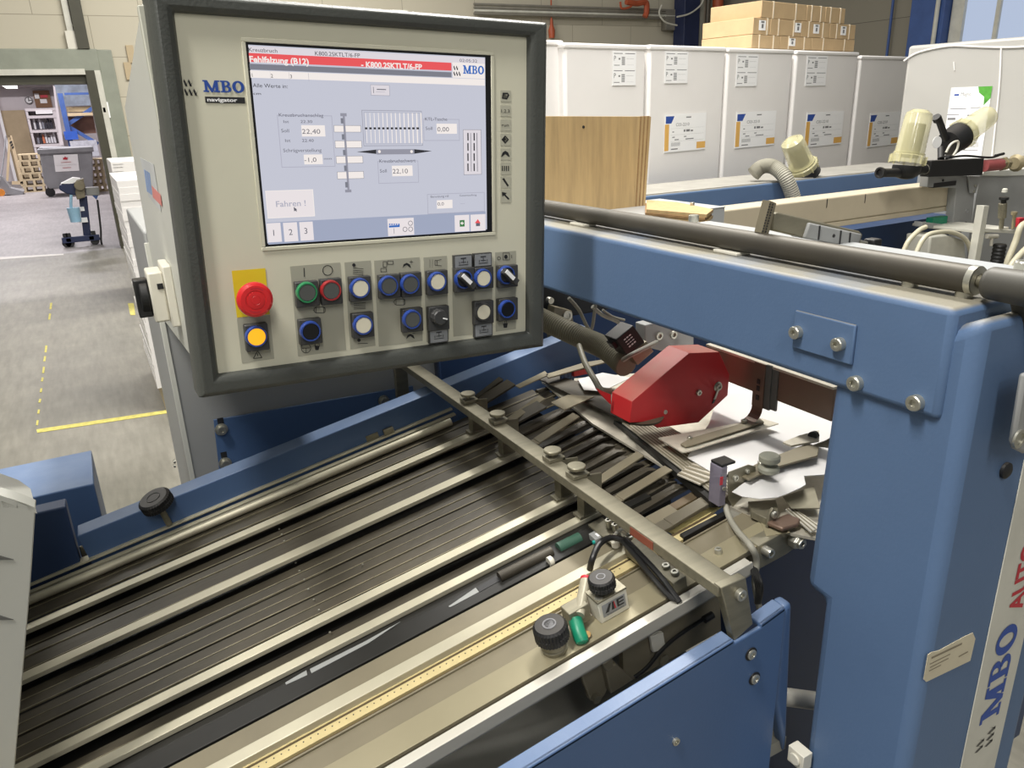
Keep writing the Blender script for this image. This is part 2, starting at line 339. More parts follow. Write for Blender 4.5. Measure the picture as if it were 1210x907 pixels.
def chev(mb, L, R, up, k=0, lift=.0006, bold=.16):
    """two rows of zig-zag strokes"""
    L, R, up = Vector(L), Vector(R), Vector(up); d = R-L; n = d.cross(up).normalized()
    def pt(x, y): return L+d*x+up*y+n*lift
    q = 0
    for row, n_ in ((.54, 2), (.0, 3)):
        for t in range(n_):
            x = .02+t*.31+(0 if n_ == 3 else .02); q += 1; z = n*(q*3e-5)
            mb.add([p+z for p in (pt(x, row+.30), pt(x+.10, row+.02), pt(x+.24, row+.02), pt(x+.14, row+.30))], [(0, 1, 2, 3)], k)      # heavy down stroke
            mb.add([p+z for p in (pt(x+.10, row+.02), pt(x+.16, row+.02), pt(x+.36, row+.44), pt(x+.30, row+.30))], [(0, 1, 2, 3)], k)  # thin rising stroke
            mb.add([p+z for p in (pt(x, row+.30), pt(x+.14, row+.30), pt(x+.06, row+.44))], [(0, 1, 2)], k)
def ptxt(mb, s, x0, yb, x1, cap, k, o, bold=.0, slope=None):
    L = PP(x0, yb, o); vL = uv(x0, yb, o)[1]; u1 = uv(x1, yb, o)[0]; R = UV(u1, vL, o)
    h = uv(x0, yb, o)[1]-uv(x0, yb-cap, o)[1]
    mb.text(s, L, R, -DW*h, k, lift=.0002, bold=bold)
mb = MB(); L = PP(240.5, 108.5); R = UV(uv(289.5, 110.5)[0], uv(240.5, 108.5)[1]); up = -DW*(uv(240, 108.5)[1]-uv(240, 94.5)[1])
slab(mb, L, R, up, 0)
L = PP(218, 113); R = UV(uv(235, 113)[0], uv(218, 113)[1]); chev(mb, L, R, -DW*(uv(218, 113)[1]-uv(218, 93)[1]), 1)
prect(mb, (242, 114), (289.8, 122.2), .0003, .0003, 1); ptxt(mb, 'navigator', 245, 119.6, 280.5, 4.2, 2, .0008, .03)
mb.build('logo', [lblue, ink, label], con, smooth=0)

# --- screen
mb = MB(); u0, v0 = uv(290.5, 49.5); u1, v1 = uv(580.5, 275.5)
vb = uv(313, 290)[1]; v1 = (v1+vb)/2; ub = uv(313, 290)[0]; u0 = (u0+ub)/2; u1 = (u1+uv(580.5, 68)[0])/2
rr = .004
def rring(mb, a0, b0, a1, b1, w, o, th, k=None):
    mb.ob(UV((a0+a1)/2, b0-w/2, o+th/2), RW*((a1-a0)/2+w), DW*(w/2), PNm*(th/2), k); mb.ob(UV((a0+a1)/2, b1+w/2, o+th/2), RW*((a1-a0)/2+w), DW*(w/2), PNm*(th/2), k)
    mb.ob(UV(a0-w/2, (b0+b1)/2, o+th/2), RW*(w/2), DW*((b1-b0)/2), PNm*(th/2), k); mb.ob(UV(a1+w/2, (b0+b1)/2, o+th/2), RW*(w/2), DW*((b1-b0)/2), PNm*(th/2), k)
rring(mb, u0, v0, u1, v1, .0045, 0, .0016); mb.build('screen_rim', cream, con, bev=.0007)
mb = MB(); mb.ob(UV((u0+u1)/2, (v0+v1)/2, .0003), RW*((u1-u0)/2), DW*((v1-v0)/2), PNm*.0003); mb.build('screen_gap', btnk, con, smooth=0)
keys = list(S); KM = [S[k] for k in keys]; K = {k: i for i, k in enumerate(keys)}
def avg(a, b): return (a+b)/2
lu0 = avg(uv(293.5, 54)[0], uv(315.5, 286)[0]); lu1 = avg(uv(573.3, 67)[0], uv(574.5, 272)[0]); lv0 = avg(uv(293.5, 54)[1], uv(573.3, 67)[1]); lv1 = avg(uv(315.5, 286)[1], uv(574.5, 272)[1])
mb = MB(); mb.ob(UV((lu0+lu1)/2, (lv0+lv1)/2, .0008), RW*((lu1-lu0)/2), DW*((lv1-lv0)/2), PNm*.0003); scr = mb.build('screen', S['bg'], con, smooth=0)
g = MB(); t = MB(); SO = .0012
def R_(a, b, c, o=0): prect(g, a, b, SO+o, .0001, K[c], SO)
def box_(a, b, c='line', w=.0007, o=.0002):
    a0, b0 = uv(*a, SO); a1, b1 = uv(*b, SO); rring(g, a0, b0, a1, b1, w, SO+o, .0001, K[c])
def T_(s, x0, yb, x1, cap, c='gtx', bold=0.): ptxt(t, s, x0, yb, x1, cap, K[c], SO+.0008, bold)
R_((293.6, 54), (573, 77.5), 'light'); R_((293.8, 62.4), (533.5, 83.5), 'red', .0001); R_((294.6, 75.2), (533.5, 91.4), 'dk', .0002)
R_((295.4, 83), (572.8, 101.3), 'white', .0003)
for x, y in ((318.7, 84), (341, 85.2), (364, 86.3)): R_((x, y), (x+1, y+9.5), 'gry', .0005)
R_((534.4, 73.6), (572.8, 93.2), 'white', .0004)
T_('Kreuzbruch', 294, 60.7, 327.6, 4.6, 'blk'); T_('K800.2SKTLT/6-FP', 372.3, 65.3, 425.3, 4.8, 'blk')
T_('Fehlfalzung (B12)', 295, 73.2, 364.8, 7, 'white', .03); T_('- K800.2SKTLT/6-FP', 426.8, 79.3, 498.6, 6.6, 'white', .03); T_('02:05:32', 543, 73, 563.8, 3.6)
for s, x, y in (('1', 297.8, 90.8), ('2', 320.2, 91.6), ('3', 343, 92.4)): T_(s, x, y, x+2.6, 4.2, 'blk')
T_('Alle Werte in:', 298.8, 103, 339.8, 4.6, 'blk'); T_('cm', 299.4, 111.9, 308.4, 3.2, 'blk')
L = PP(547.2, 87, SO+.001); Rr = UV(uv(571.5, 88, SO)[0], uv(547.2, 87, SO)[1], SO+.001); slab(g, L, Rr, -DW*(uv(547, 87)[1]-uv(547, 77)[1]), K['blu'], .0001)
L = PP(535.6, 89.6, SO+.001); Rr = UV(uv(545, 89.6, SO)[0], uv(535.6, 89.6, SO)[1], SO+.001); chev(g, L, Rr, -DW*(uv(535, 89.6)[1]-uv(535, 77)[1]), K['blk'], .0001)
box_((328, 136.5), (395.5, 196)); box_((446.6, 191), (494.3, 214.8)); box_((500.5, 141), (542.5, 165.5)); box_((505.2, 230), (572, 249))
T_('Kreuzbruchanschlag', 329.6, 137.6, 382, 4, 'gtx'); T_('Ist', 335, 145.2, 341.5, 3.4); T_('22.30', 355.2, 145.2, 369, 3.4); T_('Soll', 332.4, 156.3, 341.6, 4)
R_((355.8, 147.8), (384.6, 161.2), 'white'); T_('22,40', 357, 158, 378.5, 5.6, 'gtx'); T_('Ist', 337, 167.6, 343.4, 3.4); T_('22.40', 357, 167.6, 370.7, 3.4)
T_('Schrägverstellung', 334.8, 179.6, 380, 4); R_((358.8, 182.6), (381.6, 193.8), 'white'); T_('-1,0', 359.8, 191.4, 374, 5.2); T_('mm', 382.8, 188.6, 392, 2.6)
R_((401.9, 133.6), (409.6, 137.4), 'gry', .0003); R_((404.8, 137), (413, 226), 'gry', .0003); R_((407.6, 224), (415.2, 227), 'gry', .0003)
for x, y in ((402.3, 139.5), (403.6, 158.5), (405, 177), (406.3, 195.5), (407.6, 215)): R_((x, y), (x+3.6, y+6.4), 'dk', .0004)
for a, b in (((394.6, 148.4), (426.3, 155.8)), ((396, 166.6), (427.3, 174.2)), ((397.2, 184.8), (428.7, 192.2)), ((398.5, 203.3), (429.7, 210.4))):
    R_(a, b, 'white', .0001); box_(a, b, 'dk', .0004, .0002)
box_((427.8, 130.5), (499, 171.5), 'gry', .0006); box_((430, 132.6), (497, 169.5), 'gry', .0003)
for i in range(14): x = 431.5+i*5.0; R_((x, 133.5), (x+2.6, 169), 'white' if i % 1 == 0 else 'line', .0003)
for i in range(13): x = 431+i*5.08; R_((x, 150.4), (x+3, 152.8), 'blk', .0005)
R_((444.7, 176.4), (489.5, 182), 'gry', .0004)
g.add([PP(421.4, 179.3, SO+.0004), PP(444.7, 181.8, SO+.0004), PP(444.7, 176.6, SO+.0004)], [(0, 1, 2)], K['blk']); g.add([PP(510.5, 178.4, SO+.0004), PP(489.5, 176.2, SO+.0004), PP(489.5, 181.6, SO+.0004)], [(0, 1, 2)], K['blk'])
for x in (448.3, 486.3): g.lathe(PP(x, 179, SO+.0005), PNm, [(0, .0018), (.0001, .0018)], 12, K['white'])
T_('Kreuzbruchschwert', 448.4, 192.2, 491, 4); T_('Soll', 449, 203.8, 457, 4); R_((463, 195.8), (487.7, 207.6), 'white'); T_('22,10', 464, 205, 482, 5.4)
T_('KTL-Tasche', 502.2, 142.4, 528.4, 3.8); T_('Soll', 502.8, 153.4, 511, 3.8); R_((515.7, 146), (540, 158), 'white'); T_('0,00', 516.8, 155.2, 530.5, 5.2)
R_((437.7, 99.8), (460.5, 113), 'light', .0001); box_((438, 100.3), (460.3, 112.8), 'gry', .0004); R_((440.6, 102.5), (441.6, 110), 'gtx', .0005); R_((445, 105), (456, 106.4), 'gtx', .0005); R_((444, 108.4), (455, 109), 'gry', .0005)
R_((547.3, 153.4), (568.7, 205.6), 'light', .0001); box_((547.3, 153.4), (568.7, 205.6), 'gtx', .0004)
for j, x in enumerate((552, 555.7, 559.3, 563)):
    if j % 2: R_((x, 157), (x+1.3, 202.5), 'gtx', .0004)
    else:
        for i in range(4): R_((x, 157+i*12), (x+1.6, 166+i*12), 'blk', .0004)
R_((314.2, 226.2), (371.4, 254.6), 'pink', .0001); box_((314.2, 226.2), (371.4, 254.6), 'white', .0008); T_('Fahren !', 326.4, 244.4, 361.5, 6.8, 'line', .01)
g.add([PP(347, 244.4, SO+.001), PP(347.6, 249.8, SO+.001), PP(349, 248.6, SO+.001), PP(350.5, 250.4, SO+.001), PP(350.6, 247, SO+.001)], [(0, 1, 2, 3, 4)], K['gtx'])
R_((314.6, 263), (574, 272.2), 'bar', .0001)
for a, b, s, cx in (((314.8, 263.8), (333.2, 285.4), '1', 323.2), ((334.2, 263.2), (352.6, 284.6), '2', 341.6), ((353.4, 262.4), (371, 283.4), '3', 359.8)): R_(a, b, 'pink', .0003); T_(s, cx, 278.4 if s == '1' else 277.6 if s == '2' else 276.2, cx+4.6, 7, 'gtx')
R_((457.6, 258.6), (489.4, 277), 'pink', .0003); R_((459.4, 266.4), (472.2, 268), 'blu', .0005)
for i in range(5): R_((459.4+i*2.7, 264.2), (461.2+i*2.7, 265.6), 'blu', .0005)
R_((465, 269.5), (465.8, 276), 'dk', .0005)
def circ(x, y, r, c): g.lathe(PP(x, y, SO+.0005), PNm, [(0, r), (.0001, r)], 16, K[c]); g.lathe(PP(x, y, SO+.0007), PNm, [(0, r*.78), (.0001, r*.78)], 16, K['pink'])
circ(485, 263.6, .0031, 'gtx'); circ(478.6, 270.8, .0031, 'gtx'); circ(485.2, 270.6, .0031, 'gtx')
R_((537, 254.4), (554.6, 272.8), 'pink', .0003); R_((555.8, 253.6), (573.6, 272), 'pink', .0003)
R_((543, 260), (548.8, 267.4), 'grn', .0005); g.add([PP(544, 263.6, SO+.0009), PP(546.5, 266, SO+.0009), PP(546.5, 264.4, SO+.0009), PP(548, 264.2, SO+.0009), PP(548, 263, SO+.0009), PP(546.5, 263, SO+.0009), PP(546.5, 261.4, SO+.0009)], [tuple(range(7))], K['white'])
g.add([PP(561, 263.5, SO+.0009), PP(567.8, 263.5, SO+.0009), PP(564.6, 258.8, SO+.0009)], [(0, 1, 2)], K['red']); R_((562.2, 262.8), (567, 266.8), 'gtx', .0005)
R_((516, 236.6), (534.6, 245.6), 'white', .0004); T_('0,0', 517, 242.8, 524.5, 3.8); T_('Benutzung rdl', 508.8, 233.6, 530, 2.6); T_('Gesamtauftrag', 543, 232, 563, 2.2); T_('---', 544, 241, 549, 1.2)
g.build('screen_graphics', KM, scr, smooth=0); t.build('screen_writing', KM, scr, smooth=0)

# pictogram keys down the right margin
kk = [(106.6, 120.2), (124.2, 137.6), (141, 154.6), (157.8, 171.8), (175.2, 188.8), (192, 205.8), (208.6, 221.8), (224, 238.6)]
for i, (ya, yb) in enumerate(kk):
    mb = MB(); prect(mb, (591.2, ya), (603.4, yb), .0002, .0004, 0); m = (ya+yb)/2; o = .0008
    def pl(pts, k=1): mb.add([PP(x, y, o) for x, y in pts], [tuple(range(len(pts)))], k)
    if i == 0: pl([(593, m+3), (599, m+4), (602, m-1), (600, m-4), (594, m-4)]); pl([(594.6, m+2), (598.6, m+2.6), (600, m-2), (595, m-2.6)], 0)
    if i == 1: ptxt(mb, '1,2,3', 592.4, m+2.2, 602, 4, 1, o)
    if i == 2: ptxt(mb, 'run', 593, m+1.6, 601, 3.6, 1, o)
    if i == 3: pl([(592.6, m), (597, m+5), (601.4, m), (597, m-5)]); pl([(594.4, m), (597, m+3), (599.6, m), (597, m-3)], 0)
    if i == 4: pl([(592, m+3), (593.4, m+3), (597, m), (601, m+3), (602.4, m+3), (600.4, m-2), (597, m-4), (594, m-2)][::-1])
    if i == 5:
        for q in (593, 595.4, 597.8, 600.2): pl([(q, m+3), (q+1.2, m+3), (q+1.2, m-3), (q, m-3)][::1])
    if i == 6: pl([(593.4, m-4), (595.6, m-5), (601.4, m+4), (599.4, m+5)][::-1])
    if i == 7: pl([(593, m-4.6), (593.6, m+1), (595.6, m-.6), (600.6, m+4.6), (602, m+3.2), (597, m-1.8), (599, m-3.4)])
    mb.build('pictogram', [mat('pictogram_field', (186, 184, 166), .5) if i == 0 else MT['pictogram_field'], ink], con, smooth=0)

# printed fields behind the push buttons
mb = MB()
def quadf(a, b, c, d, k=0, o=.0002): # tl tr br bl in pixels
    u0 = (uv(*a)[0]+uv(*d)[0])/2; u1 = (uv(*b)[0]+uv(*c)[0])/2; v0 = (uv(*a)[1]+uv(*b)[1])/2; v1 = (uv(*c)[1]+uv(*d)[1])/2
    mb.ob(UV((u0+u1)/2, (v0+v1)/2, o+.0001), RW*((u1-u0)/2), DW*((v1-v0)/2), PNm*.0001, k)
quadf((273.4, 319.6), (313.2, 316.8), (318.8, 371), (280, 375), 1, .0004); quadf((280, 375.6), (319.5, 372.4), (323.6, 423.6), (285.6, 428.8))
quadf((343, 314.2), (401.9, 310.2), (408.8, 413.6), (351.8, 420.6)); quadf((407, 309.4), (437.4, 308), (444, 407.6), (413.8, 412.8))
quadf((442, 307.2), (495.6, 304.2), (499.4, 402.8), (447.4, 409)); quadf((500.2, 304), (527.6, 302), (530.4, 400.6), (504, 404))
quadf((533.3, 316), (581, 312), (582, 391.4), (536, 397.6)); quadf((585, 298), (609.4, 296.2), (609.4, 388.6), (585.6, 391.4))
# small printed symbols
o = .0008
def sym(pts, k=2): mb.add([PP(x, y, o) for x, y in pts], [tuple(range(len(pts)))], k)
def lnp(x0, y0, x1, y1, w=.7, k=2):
    a, b = PP(x0, y0, o), PP(x1, y1, o); d = (b-a).normalized().cross(PNm)*(w*.0010/2); mb.add([a-d, b-d, b+d, a+d], [(0, 1, 2, 3)], k)
def circo(x, y, r, w=.7): 
    for i in range(18):
        a, b = math.radians(i*20), math.radians(i*20+21); lnp(x+r*math.cos(a), y+r*math.sin(a), x+r*math.cos(b), y+r*math.sin(b), w)
def rct(x0, y0, x1, y1, w=.7): lnp(x0, y0, x1, y0, w); lnp(x1, y0, x1, y1, w); lnp(x1, y1, x0, y1, w); lnp(x0, y1, x0, y0, w)
lnp(359.2, 316.4, 359.6, 327, 1); circo(387.2, 319.4, 5.8, .9)
def motor(x, y): rct(x-4.6, y-3.4, x+4.8, y+3.6); lnp(x-6.6, y-1.8, x-6.6, y+2); lnp(x-6.6, y+.2, x-8.2, y+.2); lnp(x+6.2, y-1.6, x+6.2, y+2.2); lnp(x-4.6, y-3.4, x-6.6, y-1.8); lnp(x+4.8, y-3.4, x+6.2, y-1.6); lnp(x-4.6, y+3.6, x-6.6, y+2); lnp(x+4.8, y+3.6, x+6.2, y+2.2)
motor(378, 366); motor(472.6, 356.6); motor(518, 391.6)
def arc(x, y, s=1): sym([(x-5*s, y+3*s), (x-3.6*s, y-1.6*s), (x, y-3.2*s), (x+3.6*s, y-1.4*s), (x+5*s, y+2.4*s), (x+3*s, y+1.6*s), (x, y-.8*s), (x-2.6*s, y+.6*s)])
arc(480.6, 313.6); lnp(484, 309.4, 488, 309.2); lnp(486, 307.4, 486, 311.4); arc(485, 397.6); lnp(487.6, 394, 490.4, 393.8)
rct(452.8, 309, 457, 315.4); rct(458, 308.2, 464.6, 312.2); rct(450, 317, 456.6, 321)
def dot(x, y, r): mb.lathe(PP(x, y, .0008), PNm, [(0, r), (.0001, r)], 12, 2)
dot(418.2, 313, .0022); [lnp(417, 316.4+q, 429.4, 317.6+q) for q in (0, 2.6, 4.8, 7)]; [lnp(418, 358.4+q, 432, 357.8+q) for q in (0, 2.4, 4.6, 6.6)]; dot(424.2, 401.8, .0022); lnp(423, 405.8, 434.6, 405.4)
for q in range(5): lnp(508, 306.6+q*2, 508, 307.6+q*2); lnp(511, 306.6+q*2, 511, 307.6+q*2)
rct(514, 307.6, 516.4, 313.2); lnp(516.4, 307.8, 521.6, 306.4); lnp(516.4, 313.2, 521.8, 314)
circo(361.6, 411.2, 5.6); lnp(357, 411.4, 366, 411); lnp(361.6, 411.2, 361.8, 416.4)
sym([(372, 409), (372.6, 413.4), (376.4, 413.4), (377.6, 408.6)]); rct(372.4, 405.4, 377.2, 409); sym([(594.4, 382.4), (595.4, 387.2), (599.2, 387), (600, 381.6)]); lnp(596.4, 378.6, 596.6, 382); lnp(598.4, 378.4, 598.6, 382)
lnp(299.4, 423.4, 304.4, 414.4, .9); lnp(304.4, 414.4, 309.6, 422.4, .9); lnp(309.6, 422.4, 299.4, 423.4, .9); lnp(304.4, 417.4, 304.6, 420.6, .9)
circo(589.6, 305, 1.9); dot(597.8, 303.2, .0028); rct(594.2, 298.8, 602, 307); lnp(604.6, 301, 604.6, 305)
mb.build('printed_field', [plateg, yel, ink], con, smooth=0)

# push buttons
def pb(sqa, sqb, cen, ring, cap, lab, kind='button'):
    m = MB(); o = .0002
    a = uv(*sqa, .004); b = uv(*sqb, .004); m.ob(UV((a[0]+b[0])/2, (a[1]+b[1])/2, .0052), RW*((b[0]-a[0])/2), DW*((b[1]-a[1])/2), PNm*.005)
    p = m.build('push_button', btnsq, con, bev=.0012); p['label'] = lab
    c = PP(*cen, .013); r = .0128; c0 = c-PNm*.004
    if kind == 'button':
        m = MB(); m.lathe(c0, PNm, [(0, r), (.005, r*.98), (.0065, r*.92), (.0065, r*.8), (.004, r*.78)], 28, caps=False); m.build('ring', ring, p)
        m = MB(); m.lathe(c0, PNm, [(0, r*.8), (.0056, r*.79), (.0062, r*.74)], 28); m.build('cap', cap, p)
    elif kind == 'switch':
        m = MB(); m.lathe(c0, PNm, [(0, r), (.005, r*.98), (.0065, r*.9), (.0065, r*.8), (.004, r*.78)], 28, caps=False); m.build('ring', ring, p)
        m = MB(); m.lathe(c0, PNm, [(0, r*.8), (.0045, r*.78)], 24)
        d = (RW*.72+DW*.69).normalized(); e = d.cross(PNm)
        m.ob(c0+PNm*.011+d*.001, d*.0125, e*.0045, PNm*.008); m.build('turn_handle', btnsq, p, bev=.0015)
        m = MB(); m.ob(c0+PNm*.0193-d*.004, d*.0085, e*.0026, PNm*.0006); m.build('pointer_mark', label, p)
    else:
        m = MB(); m.lathe(c0-PNm*.004, PNm, [(0, .013), (.005, .0125)], 28); knurl(m, c0+PNm*.001, PNm, .0105, .013, teeth=12); m.build('dial', btnsq, p, smooth=20)
        m = MB(); d = (RW*.95+DW*.3).normalized(); m.ob(c0+PNm*.0145+d*.006, d*.003, d.cross(PNm)*.0008, PNm*.0006); m.build('pointer_mark', label, p)
    return p
pb((347, 333), (376.7, 360), (362.8, 345.6), ringg, btng, 'grey cap in a green ring')
pb((376.9, 329.7), (403.9, 357.5), (391.2, 343.2), ringr, btng, 'grey cap in a red ring')
pb((351.3, 377.3), (380, 404), (367, 391.4), ringb, btnk, 'black cap in a blue ring')
pb((411, 327), (438, 353.6), (425.6, 340.5), ringb, btnw, 'ivory cap in a blue ring')
pb((414.3, 370.3), (441, 396.3), (429.2, 384), ringb, btnw, 'ivory cap in a blue ring')
pb((446, 325), (471.8, 350.5), (459.3, 337.6), ringb, btng, 'grey cap in a blue ring')
pb((471.9, 322.4), (497, 348.6), (484.7, 335.7), ringb, btng, 'grey cap in a blue ring')
pb((473.3, 364.8), (498.6, 389.6), (487, 377.3), ringb, btng, 'grey cap in a blue ring')
pb((503, 320), (527.7, 346), (516.8, 332.6), ringb, btnw, 'ivory cap in a blue ring')
pb((504.5, 362.5), (529.3, 387.7), (517.6, 373.6), ringb, btng, 'dark ribbed dial', 'dial')
pb((535.7, 316.8), (559, 343.2), (548.2, 330), ringb, btng, 'turn switch in a blue ring', 'switch')
pb((559.1, 315.8), (581, 339.2), (571, 328.6), ringb, btnw, 'ivory cap in a blue ring')
pb((558.5, 356), (581.3, 380.3), (571, 368.4), btnsq, btnw, 'ivory cap in a dark ring')
pb((587.3, 313.8), (609.7, 337.6), (598.6, 325), ringb, btng, 'turn switch in a blue ring', 'switch')
pb((587.3, 353), (609.7, 376.4), (599.4, 365.2), ringb, btnk, 'black cap in a blue ring')
p = pb((287.3, 383.3), (317.7, 411.5), (303, 397.6), ringb, orange_l, 'lit orange lens in a blue ring')
for a, b in (((535.3, 301.7), (557, 315.6)), ((558.9, 299.5), (580, 313.6)), ((506, 388.4), (528.7, 402.8)), ((559.5, 381.6), (581, 395.4))):
    m = MB(); q0 = uv(*a, .003); q1 = uv(*b, .003); m.ob(UV((q0[0]+q1[0])/2, (q0[1]+q1[1])/2, .003), RW*((q1[0]-q0[0])/2), DW*((q1[1]-q0[1])/2), PNm*.003, 0)
    m.ob(UV((q0[0]+q1[0])/2, (q0[1]+q1[1])/2, .0062), RW*((q1[0]-q0[0])/2-.0012), DW*((q1[1]-q0[1])/2-.0012), PNm*.0003, 1)
    cu, cv = (q0[0]+q1[0])/2, (q0[1]+q1[1])/2
    for (x, y, w, h) in ((0, -.0045, .004, .0007), (0, .004, .007, .0004), (-.006, .001, .0004, .0015), (.006, .001, .0004, .0015), (0, -.001, .0004, .003), (-.002, .0005, .002, .0004), (.002, .0005, .002, .0004)):
        m.ob(UV(cu+x, cv+y, .0067), RW*w, DW*h, PNm*.0001, 2)
    m.build('symbol_plate', [btnsq, tagm, ink], con, bev=.0006)
# emergency stop
m = MB(); c = PP(302, 354.5, .034); base = c-PNm*.034; m.cyl(base, base+PNm*.02, .013, 24); es = m.build('emergency_stop', btnsq, con)
m = MB(); m.lathe(base+PNm*.018, PNm, [(0, .012), (.004, .018), (.012, .0203), (.0155, .0195), (.0175, .0165), (.0178, .0115), (.0172, .0112), (.0172, .0098), (.0181, .0095), (.0184, .0055), (.0181, .005), (.0184, .0045)], 36); m.build('mushroom_head', ered, es, smooth=25)
m = MB()
for a in (70, 250):
    for i in range(5):
        q = math.radians(a+i*12); q2 = math.radians(a+i*12+12); P_ = base+PNm*.0358
        f1 = lambda aa, r: P_+(RW*math.cos(aa)+DW*math.sin(aa))*r
        m.add([f1(q, .0132), f1(q, .0142), f1(q2, .0142), f1(q2, .0132)], [(0, 1, 2, 3)])
m.build('arrow_mark', lred, es, smooth=0)
# ------------------------------------------------------------------ fold plate table, inclined
TT = c2w(nrm((2213, -924, 908))); TN = TT.cross(YY).normalized(); TY = TN.cross(TT).normalized()
T0 = EYE+ray(655, 765)*.9
def TP(px, py, h=0.): return AP(px, py, T0+TN*h, TN)
def sy(px, py, h=0.): p = TP(px, py, h)-T0; return p.dot(TT), p.dot(TY)
def TW(s, y, h): return T0+TT*s+TY*y+TN*h
def strip(mb, s0, s1, y0, y1, h0, h1, k=None, yaw=0., roll=0.):
    if y0 > y1: y0, y1 = y1, y0
    c = TW((s0+s1)/2, (y0+y1)/2, (h0+h1)/2); R = Matrix.Rotation(yaw, 3, TN) @ Matrix.Rotation(roll, 3, TT)
    mb.ob(c, R @ TT*((s1-s0)/2), R @ TY*((y1-y0)/2), R @ TN*((h1-h0)/2), k)
def tpoly(pts, h): return [TP(x, y, h) for x, y in pts]
def ycol(py, h=0., px=460): return sy(px, py, h)[1]
SL = sy(0, 870)[0]-.08          # left end outside the frame
ZB = 1.158
SXB = (Vector((.56, .9, 1.09))-T0).dot(TT)   # where the cross bar stands
fp = thing('fold_plate', 'inclined buckle plate of long black steel slats below the control panel', 'fold plate', TW(-.2, .4, -.06))
m = MB(); yB0, yB1 = ycol(606), ycol(598); yA0, yA1 = ycol(695), ycol(686); yC0, yC1 = ycol(557.5), ycol(551.5); yD0, yD1 = ycol(731), ycol(721.5)
def guide(y0, y1, s1, name='guide_bar'):
    b = MB(); strip(b, SL-.05, s1, y0, y1, -.007, .0); o = b.build(name, bar, fp, bev=.0006); 
    return o
for (y0, y1) in ((yC0, yC1), (yB0, yB1), (yA0, yA1), (yD0, yD1)): guide(y0, y1, SXB+.02)
# webs under the guide bars
b = MB()
SLE = sy(715, 505, -.02)[0]
nsl = 0
worn = mat('polished_edge_highlight', (150, 142, 118), .4, .3, .3, 30)  # polished slat edges, their bright highlight put into the colour
def band(ya, yb, n, yaw, h=-.018, jit=.004, se=None, mt=slatm, off=0):
    global nsl
    w = (yb-ya)/n
    for i in range(n):
        m = MB(); y = ya+(i+.5)*w; e = (SLE+.035 if se is None else se)+random.uniform(-.02, .02)
        hh = h+random.uniform(-.002, .002)
        strip(m, SL-.02, e-.03, y-w*.44, y+w*.44, hh-.003, hh, yaw=math.radians(yaw+random.uniform(-.35, .35)), roll=math.radians(random.uniform(1, 3)))
        strip(m, SL-.02, e-.03, y-w*.44, y-w*.44+.0012, hh-.002, hh+.0004+w*.01, k=1, yaw=math.radians(yaw))
        # rounded hooked end
        c = TW(e-.03, y, hh-.0015)
        m.cyl(c-TY*w*.36+TN*.001, c+TT*.05-TY*w*.2-TN*.006, w*.20, 10, r2=w*.12)
        m.build('slat', [mt, worn], fp); nsl += 1
yF = ycol(531, 0)
band(yC1+.004, sy(300, 598, -.02)[1], 3, -.5)
band(yB1+.003, yC0-.001, 5, -.5)
band(yA1+.003, yB0-.001, 7, -.6)
band(yD1+.003, yA0-.002, 2, -.3, h=-.02)
ys0, ys1 = ycol(765.5, -.004), ycol(744, -.004)
m = MB(); strip(m, SL, SXB+.03, ys0, ys1, -.012, -.005)
m.build('black_slat', slat2, fp, bev=.0006)
m = MB(); strip(m, SL, SXB+.1, yD0-.012, yD0, -.03, -.008); strip(m, SL-.1, SLE-.04, yD0, yC1+.06, -.05, -.036); m.build('dark_shade_plate', slat2, fp)  # dark plate added to make the shade beneath the slats
# screws in a slanting row
m = MB()
for (x, y) in ((349.5, 665), (354, 674.5), (359.6, 685), (364.6, 696), (370.8, 708.4), (377, 720.6), (390, 747), (330, 625), (333, 631.4), (336, 639), (409.3, 781), (428.8, 666.8)):
    m.lathe(TP(x, y, -.0155), TN, [(0, .0016), (.0012, .0014)], 8)
m.build('rivets', zinc, fp)
# round rod and double edge rail along the far side
yr = sy(380, 559, -.004)[1]
m = MB(); m.cyl(TW(SL, yr, -.010), TW(SXB-.02, yr, -.010), .0075, 16); m.build('round_rod', bar, fp)
m = MB(); ya, yb = sy(300, 580)[1], sy(300, 574)[1]; strip(m, SL, SXB, ya, yb, -.004, 0); strip(m, SL, SXB, ya-.012, ya-.002, -.012, -.008); m.build('edge_rail', bar, fp, bev=.0006)
m = MB(); p = TP(103, 650, .0); m.box((p.x-.010, p.y-.004, p.z-.010), (p.x+.010, p.y, p.z+.012)); tb = m.build('end_lug', stl, fp, bev=.001); bolt(tb, p+Vector((0, -.004, 0)), -YY, .003, .002)
m = MB(); p = TP(440, 517, 0); strip(m, sy(432, 520)[0], sy(446, 514)[0], sy(440, 520)[1], sy(440, 512)[1], 0, .012); strip(m, sy(452, 512)[0], sy(464, 508)[0], sy(458, 514)[1], sy(458, 507)[1], 0, .012); m.build('clamp_block', stl, fp, bev=.001)
